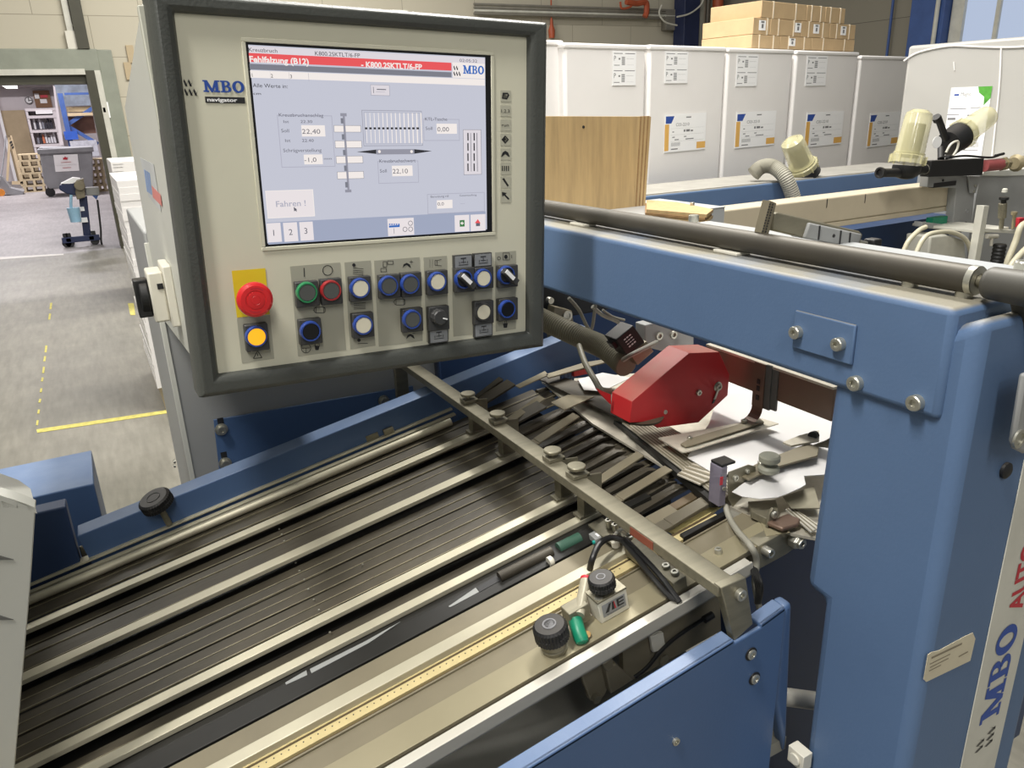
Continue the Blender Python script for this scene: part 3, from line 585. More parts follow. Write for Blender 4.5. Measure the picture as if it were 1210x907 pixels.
# raised tongues past the cross bar
def tongue(p, q, w, th=.003, mt_=kh, par=fp, nm='tongue'):
    y = (TP(*p).y); a = AY(*p, y); c = AY(*q, y); d = (c-a).normalized(); n = d.cross(YY).normalized()
    if n.z < 0: n = -n
    m = MB(); m.ob((a+c)/2, (c-a)/2, YY*w/2, n*th/2); m.ob(a-TT*.02-n*.001+ZZ*.0, TT*.022, YY*w/2, n*th/2); return m.build(nm, mt_, par, bev=.0008)
tongue((600, 498), (641, 469), .022); tongue((634, 521), (681, 490), .022); tongue((706, 569), (757, 536), .019); tongue((732, 588), (790, 553), .019)
for (p, q) in (((545, 478), (590, 446)), ((556, 482), (604, 452)), ((600, 500), (640, 478))): # darker pieces on the far side
    a, c = TP(*p, -.008), TP(*q, .02); m = MB(); m.ob((a+c)/2, (c-a)/2, TY*.018, ZZ*.002); m.build('tongue', slatm, fp)
# fan of hooked ends near the delivery rollers
for i in range(13):
    t_ = i/12; e_ = TP(668+t_*128, 484+t_*92, -.008)+TT*random.uniform(-.012, .012)
    m = MB(); w_ = TY*random.uniform(.007, .010); m.ext([e_-TT*.11-TN*.006-w_, e_-w_*.8, e_+TT*.018-TN*.008-w_*.5, e_+TT*.018-TN*.008+w_*.5, e_+w_*.8, e_-TT*.11-TN*.006+w_], -TN*.005); m.lathe(e_-TT*.008, TN, [(0, .0018), (.0006, .0018)], 8); m.build('hooked_end', slatm, fp, bev=.002)

# ------------------------------------------------------------------ near side rail assembly
sr = thing('side_rail_assembly', 'near side rail of dusty steel plates, yellow felt strips and an aluminium profile', 'machine rail', TW(-.1, .03, -.05))
SR = sy(925, 628)[0]
m = MB(); strip(m, SL, sy(884, 655)[0]-.0, ycol(791.5), ycol(766.8), -.010, -.003); m.build('dusty_plate', kh, sr, bev=.0008)
m = MB(); strip(m, SL, SXB+.005, ycol(806), ycol(792), -.008, .002); m.build('edge_bar', bar, sr, bev=.0008)
m = MB(); strip(m, SL, SXB+.05, ycol(806)-.002, ycol(792)+.0015, -.012, -.0072); m.build('yellow_strip', brass, sr)
yb0, yb1 = sy(460, 828, -.006)[1], sy(460, 817, -.006)[1]
m = MB(); strip(m, SL, SR-.03, yb0, yb1, -.012, -.006); q = m.build('perforated_felt_strip', brass, sr)
m = MB(); s = SL
while s < SXB-.03:
    m.lathe(TW(s, (yb0+yb1)/2+.002, -.006), TN, [(0, .0009), (.0003, .0009)], 6); s += .0085
m.build('holes', ink, q, smooth=0)
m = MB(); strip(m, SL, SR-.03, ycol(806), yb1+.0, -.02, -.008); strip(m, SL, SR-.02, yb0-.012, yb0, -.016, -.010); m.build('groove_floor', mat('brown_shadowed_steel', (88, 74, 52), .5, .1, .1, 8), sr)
yf1, yfm, yf0 = ycol(832), ycol(862.5), ycol(897)
m = MB(); strip(m, SL, SR, yf0, yf1-.002, -.008, -.003); strip(m, SL, SR-.03, yf1-.0025, yf1, -.01, 0); m.build('wide_plate', kh, sr, bev=.0006)
m = MB(); strip(m, SL, SR+.01, yf0, yfm, -.003, 0); m.build('cover_plate', mat('warm_plate', (150, 142, 116), .45, .25, .08, 8, dust=.3, dustc=(158, 150, 124)), sr, bev=.0006)
# aluminium profile: top land, ridge and outer wall
def yc6(py, h=0): return sy(600, py, h)[1]
ya1, ya2, ya3 = yc6(820.5), yc6(830), yc6(835)
SA = sy(889, 664)[0]
m = MB(); strip(m, SL-.05, SA, ya2-.001, ya1, -.016, -.001); strip(m, SL-.05, SA, ya3, ya2-.0022, -.016, .001); m.build('aluminium_profile', alu, sr, bev=.0007)
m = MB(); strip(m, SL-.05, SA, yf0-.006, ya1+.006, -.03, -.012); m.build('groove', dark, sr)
m = MB(); strip(m, SL-.05, SA-.002, ya3+.002, ya3+.03, -.02, -.0165); m.build('lower_web', mat('aluminium_web', (160, 158, 148), .45, .2, .05), sr, bev=.0005)
# wide yellow belt beyond the cross bar
m = MB(); a = [TP(770, 616, -.012), TP(846, 574, -.012), TP(862, 590, -.012), TP(803, 632, -.012)]; m.ext(a, -ZZ*.004); m.build('yellow_belt', belt, sr)
tongue((790, 618), (838, 590), .021, th=.006, mt_=mat('grey_lever_steel', (112, 106, 90), .45, .4, .1, 9), par=sr, nm='lever')
m = MB(); m.ext(tpoly([(803, 630), (808, 634), (861, 606), (858, 602)], -.002), -ZZ*.012); m.build('dark_finger', slat2, sr, bev=.001)
m = MB(); m.ext(tpoly([(766, 610), (772, 616), (825, 587), (818, 580)], -.004), -ZZ*.012); m.build('rear_rail', mat('brown_rail_steel', (112, 98, 78), .45, .5, .1), sr, bev=.001)
# bolt on the cover plate and clamp block at its end
p = TP(849, 653); bolt(sr, p, TN, .0048, .007)
m = MB(); m.ext([AY(x, y, TP(897, 645).y-.001) for x, y in ((896.5, 645), (937, 622.5), (949, 632), (950, 640), (929, 655), (894, 674))], YY*.02); eb = m.build('end_block', stl, sr, bev=.001)
bolt(eb, AY(903, 649, TP(897, 645).y-.001), -YY, .0066, .013, name='socket_screw')
m = MB(); p = AY(936, 636, TP(897, 645).y-.001); m.lathe(p, -YY, [(0, .0105), (.012, .0105), (.012, .0075), (.018, .0075), (.018, .0035), (.014, .003)], 6); m.build('hexagon_nut', zinc, eb, smooth=0, bev=.0008)
m = MB(); m.ext(tpoly([(898, 613), (925, 621), (934, 629), (905, 633)], .001), -TN*.0008); m.build('scale_disc', MT['warm_plate'], sr)
m = MB(); p = TP(912, 622, 0); m.ext([p+Vector((-.008, 0, 0)), p+Vector((.008, 0, 0)), p+Vector((.006, 0, .02)), p+Vector((0, 0, .028)), p+Vector((-.006, 0, .02))], YY*.004); pt_ = m.build('pointer_tab', stl, sr, bev=.0006); bolt(pt_, p+Vector((0, -.001, .019)), -YY, .005, .004)
m = MB(); p = TP(911, 620.6, .001); m.ext([TP(908, 619, .0015), TP(915, 619, .0015), TP(909, 623, .0015)], -TN*.0005); m.build('red_pointer', lred, sr)

# ---- register knobs and vacuum parts standing on the rail
def reg_knob(px, py, r, lab, h0=.012, base_r=.014, hk=.024):
    p = TP(px, py); t = thing('knurled_knob', lab, 'knob', p, None)
    m = MB(); m.lathe(p, TN, [(0, base_r), (h0*.35, base_r*1.05), (h0*.45, base_r*.9), (h0*.6, base_r*1.05), (h0, base_r), (h0+.003, base_r*.6)], 24); m.build('base_collar', stl, t)
    m = MB(); knurl(m, p+TN*(h0+.002), TN, r, hk, teeth=32); m.build('grip', blk, t, smooth=25)
    m = MB(); m.lathe(p+TN*(h0+hk+.0018), TN, [(0, r*.42), (.0012, r*.40), (.0012, r*.33), (.0002, r*.30)], 24); m.build('centre_cap', inkg, t); return t
reg_knob(656, 766, .0205, 'large black knurled knob on a steel collar, nearest of the rail knobs', .014, .0150, .022)
# vacuum block
def TPy(px, py, y): return AY(px, py, y)
p = TP(722, 728); hh = .028
vb = thing('vacuum_block', 'white plastic vacuum block with steel top plate and black knob', 'vacuum valve', p)
yfb = TP(711, 737).y; A = TP(711, 737); B = AY(744, 719, yfb); xw = (B.x-A.x)
top = .030
m = MB(); m.ob(A+TT*xw/2+YY*.0125+TN*top/2, TT*xw/2, YY*.0125, TN*top/2); m.build('body', whp, vb, bev=.001)
m = MB(); m.ob(A+TT*xw/2+YY*.0125+TN*(top+.0015), TT*(xw/2+.0005), YY*.013, TN*.0015); m.build('top_plate', stl, vb, bev=.0004)
m = MB(); fo = A-YY*.0004; m.ob(fo+TT*xw*.5+TN*top*.55-YY*.0003, TT*xw*.40, YY*.0002, TN*top*.30, 0)
def q3(u, v): return fo+TT*xw*u+TN*top*v-YY*.0008
m.add([q3(.17, .42), q3(.30, .42), q3(.42, .8), q3(.34, .8)], [(0, 1, 2, 3)], 1); m.add([q3(.40, .42), q3(.5, .42), q3(.5, .8), q3(.44, .8)], [(0, 1, 2, 3)], 1); m.add([q3(.51, .42), q3(.56, .42), q3(.52, .8), q3(.48, .8)], [(0, 1, 2, 3)], 2)
for v in (.42, .57, .73): m.add([q3(.62, v), q3(.84, v), q3(.84, v+.07), q3(.62, v+.07)], [(0, 1, 2, 3)], 1)
m.add([q3(.60, .42), q3(.67, .42), q3(.67, .8), q3(.60, .8)], [(0, 1, 2, 3)], 1)
m.text('Vacuum', q3(.2, .28), q3(.8, .28), TN*top*.09, 1, nrm_=-YY, lift=.0002); m.build('logo_plate', [tagm, ink, lred], vb, smooth=0)
m = MB(); kp = A+TT*xw*.42+YY*.012+TN*(top+.003); m.cyl(kp, kp+TN*.008, .006, 14); knurl(m, kp+TN*.006, TN, .0165, .016, teeth=28); gk = m.build('knob', blk, vb, smooth=25)
m = MB(); m.lathe(kp+TN*.0215, TN, [(0, .006), (.001, .0058), (.001, .0045), (.0002, .004)], 20); m.build('centre_cap', inkg, gk)
m = MB(); m.lathe(A+TT*.006+YY*.006+TN*(top+.003), TN, [(0, .0052), (.0006, .0052), (.0008, .0038), (.0006, .002)], 16); m.build('screw', zinc, vb)
# steel elbow with clear tube and green cap
ef = thing('steel_elbow_fitting', 'steel elbow block with a sloping clear tube beside the large knob', 'fitting', TP(686, 742))
m = MB(); c = TP(684, 740, 0); m.ob(c+TN*.018+YY*.004+TT*.002, TT*.014, YY*.010, TN*.012); m.ob(c+TN*.005+TT*.006+YY*.008, TT*.006, YY*.007, TN*.006); m.build('block', stl, ef, bev=.0012)
m = MB(); a = TP(684, 727, .022); c2 = AY(692, 686, a.y+.035); m.cyl(a, c2, .0068, 16); m.build('clear_tube', mat('cloudy_tube', (176, 170, 150), .25, .2, .2, 30), ef)
m = MB(); m.cyl(c2, c2+(c2-a).normalized()*.004, .0071, 14); m.build('red_end_ring', lred, ef)
m = MB(); a = TP(680, 732, .016); m.tube([a, a+Vector((-.004, -.012, -.006)), a+Vector((-.005, -.020, -.012))], .0085, 14); m.lathe(a+Vector((-.005, -.020, -.012)), Vector((-.2, -.8, -.6)), [(0, .0085), (.004, .0075), (.006, .004)], 14); m.build('green_cap', green, ef)
m = MB(); m.cyl(TP(694, 749), TP(694, 749, .006), .0042, 12); m.build('brass_nipple', mat('brass_metal', (160, 130, 84), .35, .8), ef)
# long mounting block with screws
mbk = thing('mounting_block', 'long steel block screwed across the rail, under the black cable', 'machine block', TP(775, 672))
a0 = TP(741, 640, .018); a1 = TP(806, 683, .018)
y0_, y1_ = sy(806, 683, .018)[1], sy(741, 640, .018)[1]; s_ = (sy(806, 683, .018)[0]+sy(741, 640, .018)[0])/2
m = MB(); strip(m, s_-.010, s_+.010, y0_, y1_, 0, .018); m.build('block', stl, mbk, bev=.001)
for x, y in ((787, 669.5), (797.3, 677)): bolt(mbk, TP(x, y, .018), TN, .0052, .0035)
m = MB(); s2 = sy(722, 628, .012)[0]; strip(m, s2-.014, s2+.010, sy(733, 636, .012)[1], sy(705, 614, .012)[1], .008, .012); m.build('sensor_plate', stl, mbk, bev=.0006)
for x, y in ((720, 622), (728, 627)): bolt(mbk, TP(x, y, .012), TN, .0048, .012)
bolt(mbk, TP(744, 636, .012), TN, .006, .005)
m = MB(); s3 = sy(708, 636)[0]; y3 = sy(708, 636)[1]; strip(m, s3-.010, s3+.014, y3-.008, y3+.010, -.002, .008); sn = m.build('sensor', grey_s, mbk, bev=.001)
m = MB(); strip(m, s3-.004, s3+.004, y3-.005, y3+.003, .008, .0085); m.build('white_label', label, sn)
m = MB(); m.cyl(TW(s3-.010, y3-.004, .002), TW(s3-.013, y3-.004, .002), .0025, 8); m.build('teal_lamp', mat('teal_lens', (50, 170, 160), .3), sn)
cb = MB()
cb.tube([TP(697, 672, .012), TP(700, 660, .03), TP(708, 643, .035), TP(722, 635, .03), TP(737, 638, .024)], .0042, 10)
cb.tube([TP(735, 638, .024), TP(752, 658, .024), TP(772, 683, .020), TP(790, 703, .008), TP(803, 709, .003)], .0036, 10)
cb.tube([TP(739, 637, .026), TP(757, 655, .026), TP(780, 680, .022), TP(795, 700, .010), TP(803, 711, .003)], .0036, 10)
cbo = cb.build('sensor_cable', blk2); tag(cbo, 'black twin cable looping over the steel block in a white clip', 'cable')
m = MB(); p = TP(728, 640, .012)
for i in range(9):
    q0 = math.radians(-20+i*24); q1 = math.radians(4+i*24); f2 = lambda q: p+TT*.0*q+ZZ*(.010+.008*math.sin(q))+YY*(-.002)+XX*(.010*math.cos(q)+.006)
    m.cyl(f2(q0), f2(q1), .0026, 8)
m.lathe(p-ZZ*.006, TN, [(0, .006), (.008, .006), (.010, .004)], 12); o_ = m.build('cable_clip', whp); tag(o_, 'white plastic clip holding the black cable', 'clip')

# ------------------------------------------------------------------ cross bar on the table
xb0 = AZ(800, 659, ZB).x; xb1 = AZ(790, 629.5, ZB).x
yN = AZ(866, 690, ZB).y; yFar = AZ(498, 433, ZB).y+.10
zlo = AX(740, 628, xb0).z
cbt = thing('cross_bar', 'square steel bar crossing above the slats with four thumb screw clamps', 'bar', (xb0, yN, 1.05))
m = MB(); m.box((xb0, yN+.004, zlo), (xb1, yFar, ZB)); m.build('bar', stl, cbt, bev=.0012)
pl_ = [AY(x, y, yN) for x, y in ((852, 694.5), (881.5, 681.8), (890, 737), (868, 757.5))]
m = MB(); m.ext(pl_, YY*.012); en = m.build('end_bracket', stl, cbt, bev=.0012); bolt(en, AY(873, 701, yN), -YY, .0068, .006, name='button_screw')
m = MB(); m.ext([(xb0-.001, yFar-.01, zlo), (xb1, yFar-.01, zlo), (xb1, yFar-.01, zlo-.08), (xb0-.001, yFar-.01, zlo-.08)][::1], YY*.012); m.build('far_bracket', stl, cbt, bev=.001)
for (kx, ky, fx, fy) in ((558, 462, 565, 508), (593, 485.5, 599, 535), (659.6, 529, 665, 586), (688.4, 548, 693, 606)):
    yk = AZ(kx, ky+8, ZB+.006).y; ft = TP(fx, fy, 0)
    m = MB(); m.box((xb0+.006, yk-.011, ZB+.0005), (xb1+.006, yk+.011, ZB+.0065)); m.box((xb1+.0005, yk-.011, zlo-.006), (xb1+.006, yk+.011, ZB+.0045))
    m.box((xb1+.0005, ft.y-.010, ft.z), (xb1+.004, ft.y+.008, zlo+.004)); m.ext([(xb1+.004, ft.y-.004, ft.z), (xb1+.036, ft.y-.004, ft.z+.004), (xb1+.036, ft.y-.004, zlo+.006), (xb1+.004, ft.y-.004, zlo+.010)], YY*.003); m.box((xb1-.006, ft.y-.010, ft.z-.002), (xb1+.03, ft.y+.010, ft.z+.0025))
    c_ = m.build('clamp', stl, cbt, bev=.0007)
    kp = Vector(((xb0+xb1)/2+.004, yk, ZB+.0065)); m = MB(); m.cyl(kp, kp+ZZ*.007, .003, 10); m.lathe(kp+ZZ*.006, ZZ, [(0, .0110), (.0008, .0130), (.0042, .0133), (.0052, .0124)], 24); m.build('thumb_screw', stl, c_)
m = MB(); m.box((xb0-.0007, AX(772, 640, xb0).y-.0, zlo+.001), (xb0-.0002, AX(745, 622, xb0).y, ZB-.002)); m.build('red_mark', mat('worn_red_mark', (150, 84, 66), .5, .3), cbt)

# ------------------------------------------------------------------ left frame beam with knob
hF = .045; yi = sy(300, 549, hF)[1]; yo = sy(300, 537, hF)[1]
fb = thing('side_frame_beam', 'long blue painted side frame beam along the far edge of the slats', 'machine frame', TW(0, yi, -.3))
SBL = sy(91, 628, hF)[0]; SBR = SXB+.35
m = MB(); strip(m, SBL, SBR, yi, yo, -.30, hF); m.build('beam', bluec, fb, bev=.002)
m = MB(); strip(m, SBL-.20, SBL+.002, yi+.003, yo, -.40, hF-.055); m.build('end_plate', blued, fb, bev=.002)
m = MB(); a_ = TP(78, 598, hF-.0); 
p_ = AY(43, 612, TW(0, yi+.01, 0).y); q_ = AY(78, 598, TW(0, yi+.01, 0).y); m.box((p_.x-.1, p_.y, q_.z-.3), (q_.x, p_.y+.035, q_.z)); m.build('stepped_block', blued, fb, bev=.003)
# adjusting knob on the beam
kb = TP(200, 619, hF-.04)
t = thing('adjusting_knob', 'black knurled knob on a short shaft beside the far frame beam', 'knob', kb)
kc = AY(188, 597, kb.y+.0); ax = (TN*1+Vector((-.15, -.15, 0))).normalized()
m = MB(); m.cyl(kb, kc, .0055, 12); m.build('shaft', stl, t)
m = MB(); m.cyl(kc-ax*.004, kc+ax*.002, .014, 18); knurl(m, kc, ax, .0275, .020, teeth=36); m.build('grip', blk, t, smooth=25)
m = MB(); m.lathe(kc+ax*.0195, ax, [(0, .0125), (.0014, .012), (.0014, .0108), (.0004, .0100)], 24); m.build('centre_cap', blk, t)

for nm_, q_ in (('a', [(337, 806), (362, 791.5), (363, 797), (338, 808.5)]), ('b', [(366, 790), (432, 757), (473, 734), (436, 759), (368, 795)]), ('c', [(530, 716), (562, 694), (566, 699), (532, 717)])):
    m = MB(); m.ext(tpoly(q_, -.0045), -TN*.001); m.build('pale_underlay', MT['pale_grey_underlay'] if 'pale_grey_underlay' in MT else mat('pale_grey_underlay', (150, 152, 150), .5), fp, smooth=0)
m = MB(); m.ext(tpoly([(564, 694), (586, 680), (592, 685), (567, 699)], -.0045), -TN*.001); m.build('dark_opening', ink, fp, smooth=0)
m = MB(); a_, c_ = TP(590, 682, -.002), TP(700, 628, -.006); m.cyl(a_, a_.lerp(c_, .55), .008, 12); m.build('inner_roller', slatm, fp)
m = MB(); m.cyl(a_.lerp(c_, .62), a_.lerp(c_, .86), .0085, 14); m.build('green_roller', mat('faded_green_plastic', (60, 96, 80), .5), fp)
m = MB(); m.lathe(TP(648, 664, -.002), TT, [(0, .007), (.006, .007), (.008, .004)], 14); m.build('pale_end_cap', whp, fp)
# ------------------------------------------------------------------ blue machine frame
XB = .662
mf = thing('folding_machine', 'blue painted folding machine frame, heavy beam running back from a square post', 'machine frame', (XB+.06, .43, 0))
def BX(px, py, x=XB): return AX(px, py, x)
zt = BX(1000, 339).z; zb = BX(1000, 462).z
m = MB(); m.box((XB, .397, zb), (XB+.125, 3.0, zt)); m.build('beam', blue, mf, bev=.007, seg=3)
xp = XB+.006
yl = AX(967, 600, xp).y; yl2 = AX(955, 850, xp).y
yr_ = AX(1140, 420, xp).y-.012
L1 = AX(949.5, 692, xp); L2 = AX(971, 709, xp)
m = MB(); m.ext([(xp, yl, zb+.03), (xp, yr_, zt-.004), (xp, yr_, 0), (xp, L2.y, 0), (xp, L2.y, L2.z), (xp, L1.y, L1.z)], XX*.235)
po = m.build('post', blue, mf, bev=.022, seg=4)
# bevel only the outer corner strongly: keep small bevel elsewhere
m = MB(); yb0 = XB-.004
tl, br = BX(938, 363, yb0), BX(1009, 431, yb0); m.box((yb0, BX(1011, 383, yb0).y, BX(937, 411, yb0).z), (XB, BX(938, 380, yb0).y, BX(938, 366, yb0).z)); pl0 = m.build('screwed_plate', blue, mf, bev=.0015)
bolt(pl0, BX(943, 392, yb0), -XX, .0072, .008); bolt(pl0, BX(993, 406, yb0), -XX, .0072, .008)
bolt(mf, BX(1013, 452), -XX, .0080, .008); bolt(mf, BX(1084, 475), -XX, .0080, .008)
for x, y in ((1075, 338), (1139, 350)): p = AZ(x, y, zt); bolt(mf, p, ZZ, .0080, .010)
m = MB(); p = AZ(865, 299, zt); m.box((p.x-.012, p.y-.02, zt), (p.x+.012, p.y+.022, zt+.004)); m.build('ivory_shim', whp, mf, bev=.001)
m = MB(); p = AZ(689, 266, zt); m.box((p.x-.012, p.y-.02, zt), (p.x+.012, p.y+.022, zt+.004)); m.build('ivory_shim', whp, mf, bev=.001)
yf_ = yr_-.0002
def FY(px, py, o=0): return AY(px, py, yf_-o)
xsr = FY(1210, 820).x
m = MB(); sx0, sx1 = FY(1181, 680).x, FY(1210, 747).x
sx0b = FY(1134, 907).x; sx0 = (sx0+sx0b)/2
sw_ = FY(1174, 907).x-sx0b
m.box((sx0, yf_-.0012, .2), (sx0+sw_, yf_, FY(1205, 545).z)); st_ = m.build('light_strip', strip_m, mf, bev=.0005)
m = MB()
tx = FY(1181, 836).x; cap = tx-FY(1159, 846).x; za, zb_ = FY(1172, 846).z, FY(1198, 733).z
c0_ = sx0+sw_*.5+cap*.5
slab(m, (c0_, yf_-.0013, za), (c0_, yf_-.0013, zb_), -XX*cap, 0, .0003)
chev(m, (c0_, yf_-.0013, FY(1160, 884).z), (c0_, yf_-.0013, FY(1180, 850).z), -XX*cap*.95, 2, .0003)
za = FY(1196, 722).z; zb_ = za+(FY(1196, 722).z-FY(1196, 790).z)
m.text('AUTO', (c0_-.001, yf_-.0013, za), (c0_-.001, yf_-.0013, zb_), -XX*cap*.68, 1, lift=.0004, bold=.03, nrm_=-YY)
m.build('strip_lettering', [lblue, lred, mat('dark_grey_ink', (84, 84, 80), .5)], mf, smooth=0)
m = MB(); m.ext([FY(x, y, .0) for x, y in ((1096, 773), (1100, 770), (1109, 768), (1140, 751), (1149, 747), (1152, 754), (1146, 780), (1094, 805), (1091, 802))], -YY*.0006, 0)
def ln_(x0, y0, x1, y1, w):
    a, b2 = FY(x0, y0, .0009), FY(x1, y1, .0009); m.add([a, b2, b2-ZZ*w, a-ZZ*w], [(0, 3, 2, 1)], 1)
ln_(1101, 776, 1137, 759, .0026); ln_(1099, 784, 1123, 772, .0012); ln_(1099, 788, 1121, 777, .0012); ln_(1098, 792, 1112, 785, .0012); ln_(1133, 775, 1144, 769, .0016)
m.build('torn_sticker', [stick, MT['faint_ink'] if 'faint_ink' in MT else mat('faint_ink', (140, 130, 110), .6)], mf, smooth=0)
m = MB(); p = FY(1187, 555, .0); m.lathe(p, -YY, [(0, .0085), (.003, .0085), (.0045, .006)], 20); m.build('black_plug', blk, mf)
# tube roller lying on the beam
ax0 = AZ(1152, 331, zt+.017); 
rl = thing('tube_roller', 'long dark tube roller lying along the top of the blue beam', 'roller', ax0)
rx = ax0.x; m = MB(); m.lathe((rx, ax0.y, ax0.z), YY, [(0, .0135), (1.55, .0135)], 28); m.build('tube', mat('dark_dusty_tube', (72, 68, 60), .5, .3, .12, 12, dust=.35, dustc=(120, 112, 96)), rl)
m = MB(); m.lathe((rx, ax0.y-.003, ax0.z), YY, [(0, .0138), (.006, .0140)], 28); m.lathe((rx, ax0.y-.004, ax0.z), YY, [(0, .0132), (.0, .007), (.003, .0065)], 24, caps=False); m.build('end_ring', zinc, rl)
m = MB(); m.cyl((rx, ax0.y+.01, ax0.z), (rx, ax0.y-.016, ax0.z), .0055, 14); m.build('axle', stl, rl)
# swivel arm holding the roller
sa = thing('swivel_lever', 'dark grey swivel arm with round hub at the right edge, above the post', 'arm', (rx, ax0.y-.03, ax0.z-.1))
m = MB(); m.lathe((rx, ax0.y-.010, ax0.z), -YY, [(0, .011), (.004, .015), (.05, .016)], 24)
m.ext([AY(x, y, ax0.y-.03) for x, y in ((1190, 345), (1230, 340), (1230, 420), (1207, 440), (1200, 425), (1196, 380))], -YY*.014); m.build('hub', mat('dark_grey_casting', (74, 72, 66), .5, 0, .08, dust=.4, dustc=(120, 114, 100)), sa, bev=.002)
m = MB(); pp = yf_-.02; m.ext([AY(x, y, pp) for x, y in ((1203, 440), (1240, 430), (1240, 530), (1204, 534), (1192, 528), (1190, 520))], -YY*.006); lv = m.build('grey_lever', grey_s, sa, bev=.003)
m = MB(); m.lathe(AY(1203, 518, pp-.006), -YY, [(0, .009), (.002, .009), (.002, .006), (.0005, .006)], 20); m.build('pivot_ring', zinc, lv)

# white infeed cover behind the beam
m = MB(); a = AZ(850, 258, zt-.005); xw0 = a.x; m.box((XB+.128, AZ(1240, 331, zt).y, zt-.02), (XB+.215, AZ(840, 262, zt).y, zt+.002)); o_ = m.build('infeed_cover', mat('white_enamel', (176, 178, 178), .35, 0, .02), bev=.001); tag(o_, 'narrow white enamelled cover running behind the dark roller', 'cover')
bw = MB(); p = AZ(1207, 319, zt+.002); wc = bolt(None, p, ZZ, .008, .010, name='cap_screw'); tag(wc, 'pale cap screw standing on the white cover at the right edge', 'screw')

# ------------------------------------------------------------------ front panel, near right
yF0 = TP(867.7, 755.5).y; 
fpn = thing('front_panel', 'dark blue folded front panel below the aluminium rail', 'machine panel', (.4, yF0, .3))
o0, o1 = AY(624.6, 907, yF0), AY(867.7, 755.5, yF0); wd = TP(853.6, 743).y-yF0
dd = (o1-o0).normalized(); st0 = o0-dd*.6
e0 = AY(928.5, 717, yF0); e1 = AY(899.5, 738, yF0); n0 = AY(867.7, 757, yF0)
lowr = AY(921, 822, yF0)
m = MB(); m.ext([st0, o1, n0+Vector((.001, 0, -.004)), e1+Vector((0, 0, -.004)), e1, e0, Vector((e0.x, yF0, .35)), Vector((st0.x, yF0, .35))], YY*.006); 
m.ext([st0, o1, o1-ZZ*.006, st0-ZZ*.006], YY*wd); m.ext([e1, e0, e0-ZZ*.006, e1-ZZ*.006], YY*wd)
m.build('panel', bluec, fpn, bev=.0035, seg=3)
ft0, ft1 = AY(939, 705.5, yF0+wd), AY(925, 697.6, yF0+wd)
m = MB(); m.ext([e0+Vector((0, .001, 0)), e0+Vector((.016, .004, -.002)), e0+Vector((.034, .004, -.24)), e0+Vector((0, .001, -.24)) if False else Vector((e0.x, yF0+.001, e0.z-.14)), ], YY*wd); m.build('end_flange', bluec, fpn, bev=.006, seg=3)
for x, y in ((887, 772), (891, 801)):
    p = AY(x, y, yF0); m = MB(); m.lathe(p-YY*.0004, -YY, [(0, .0085), (.0008, .0085), (.0012, .0078)], 24); hl = m.build('hole_rim', blk, fpn); bolt(hl, p-YY*.0005, -YY, .0062, .003)
bolt(fpn, AY(798, 875, yF0), -YY, .0048, .003)

# ------------------------------------------------------------------ lower interior
ti = MB(); ti.box((-.3, yF0+.012, .86), (.66, TW(0, yi, 0).y-.005, .88)); o_ = ti.build('drip_tray', mat('mid_grey_tray', (150, 148, 138), .5)); tag(o_, 'dark grey sheet tray under the rail, seen past the front panel', 'tray')
inn_ = thing('inner_mechanism', 'dusty brackets, plate and valve under the aluminium rail', 'mechanism', TP(740, 800, -.1))
yI = ya3 and TW(0, ya3, 0).y+.03
m = MB(); m.ext([AY(x, y, yI) for x, y in ((735, 748), (850, 690), (852, 745), (748, 803), (737, 800))], YY*.008); ip = m.build('carrier_plate', kh, inn_)
m = MB(); m.ext([AY(x, y, yI-.008) for x, y in ((769, 752), (784, 747), (787, 766), (772, 771))], YY*.006); cl_ = m.build('clip_base', whp, inn_, bev=.001)
m = MB(); m.tube([AY(750, 800, yI-.010), AY(765, 788, yI-.012), AY(780, 770, yI-.012), AY(800, 752, yI-.010), AY(833, 730, yI-.01)], .0026, 8); m.cyl(AY(832, 732, yI-.01), AY(842, 726, yI-.01), .005, 10); m.build('thin_cable', blk2, inn_)
m = MB(); m.lathe(AY(784, 779, yI-.001), -YY, [(0, .007), (.002, .007), (.002, .005)], 16); m.build('bushing', stl, inn_)
yJ = yI-.005
m = MB(); m.ext([AY(x, y, yJ) for x, y in ((686, 795), (712, 780), (722, 800), (716, 820), (708, 829), (698, 828))], YY*.01); m.ext([AY(x, y, yJ-.01) for x, y in ((716, 792), (728, 784), (749, 803), (722, 820))], YY*.03)
m.ext([AY(x, y, yJ-.012) for x, y in ((712, 785), (724, 777), (726, 788), (718, 794))], YY*.012); m.build('bracket', kh, inn_, bev=.002)
m = MB(); m.lathe(AY(703, 823, yJ-.004), -YY, [(0, .0062), (.006, .006)], 6); m.build('nut', stl, inn_)
m = MB()
for i in range(5):
    m.tube([TP(886+i*1.8, 668+i, -.01), TP(890+i*2.2, 678+i*2, -.012), TP(894+i*1.6, 694+i, -.03), TP(893+i*1.2, 712, -.07)], .0022, 7)
o_ = m.build('cable_bundle', blk2); tag(o_, 'bundle of thin black cables dropping behind the cross bar end', 'cable')
# dark inner side walls and beams behind the post
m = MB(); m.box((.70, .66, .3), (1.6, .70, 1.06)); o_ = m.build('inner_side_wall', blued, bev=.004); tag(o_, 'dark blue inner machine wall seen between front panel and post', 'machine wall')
m = MB(); m.cyl(AX(905, 820, .66), AX(905, 820, .66)+Vector((.3, -.08, -.12)), .012, 18); o_ = m.build('steel_tube', alu); tag(o_, 'steel tube crossing low between front panel and blue post', 'tube')
wb = MB(); c = AX(945, 893, .655); wb.ob(c, XX*.008, YY*.012, ZZ*.012); wb.lathe(c-XX*.008, -XX, [(0, .008), (.003, .008), (.003, .004)], 12); o_ = wb.build('small_bearing_block', whp, bev=.001); tag(o_, 'small pale bearing block at the bottom beside the blue post', 'bearing')

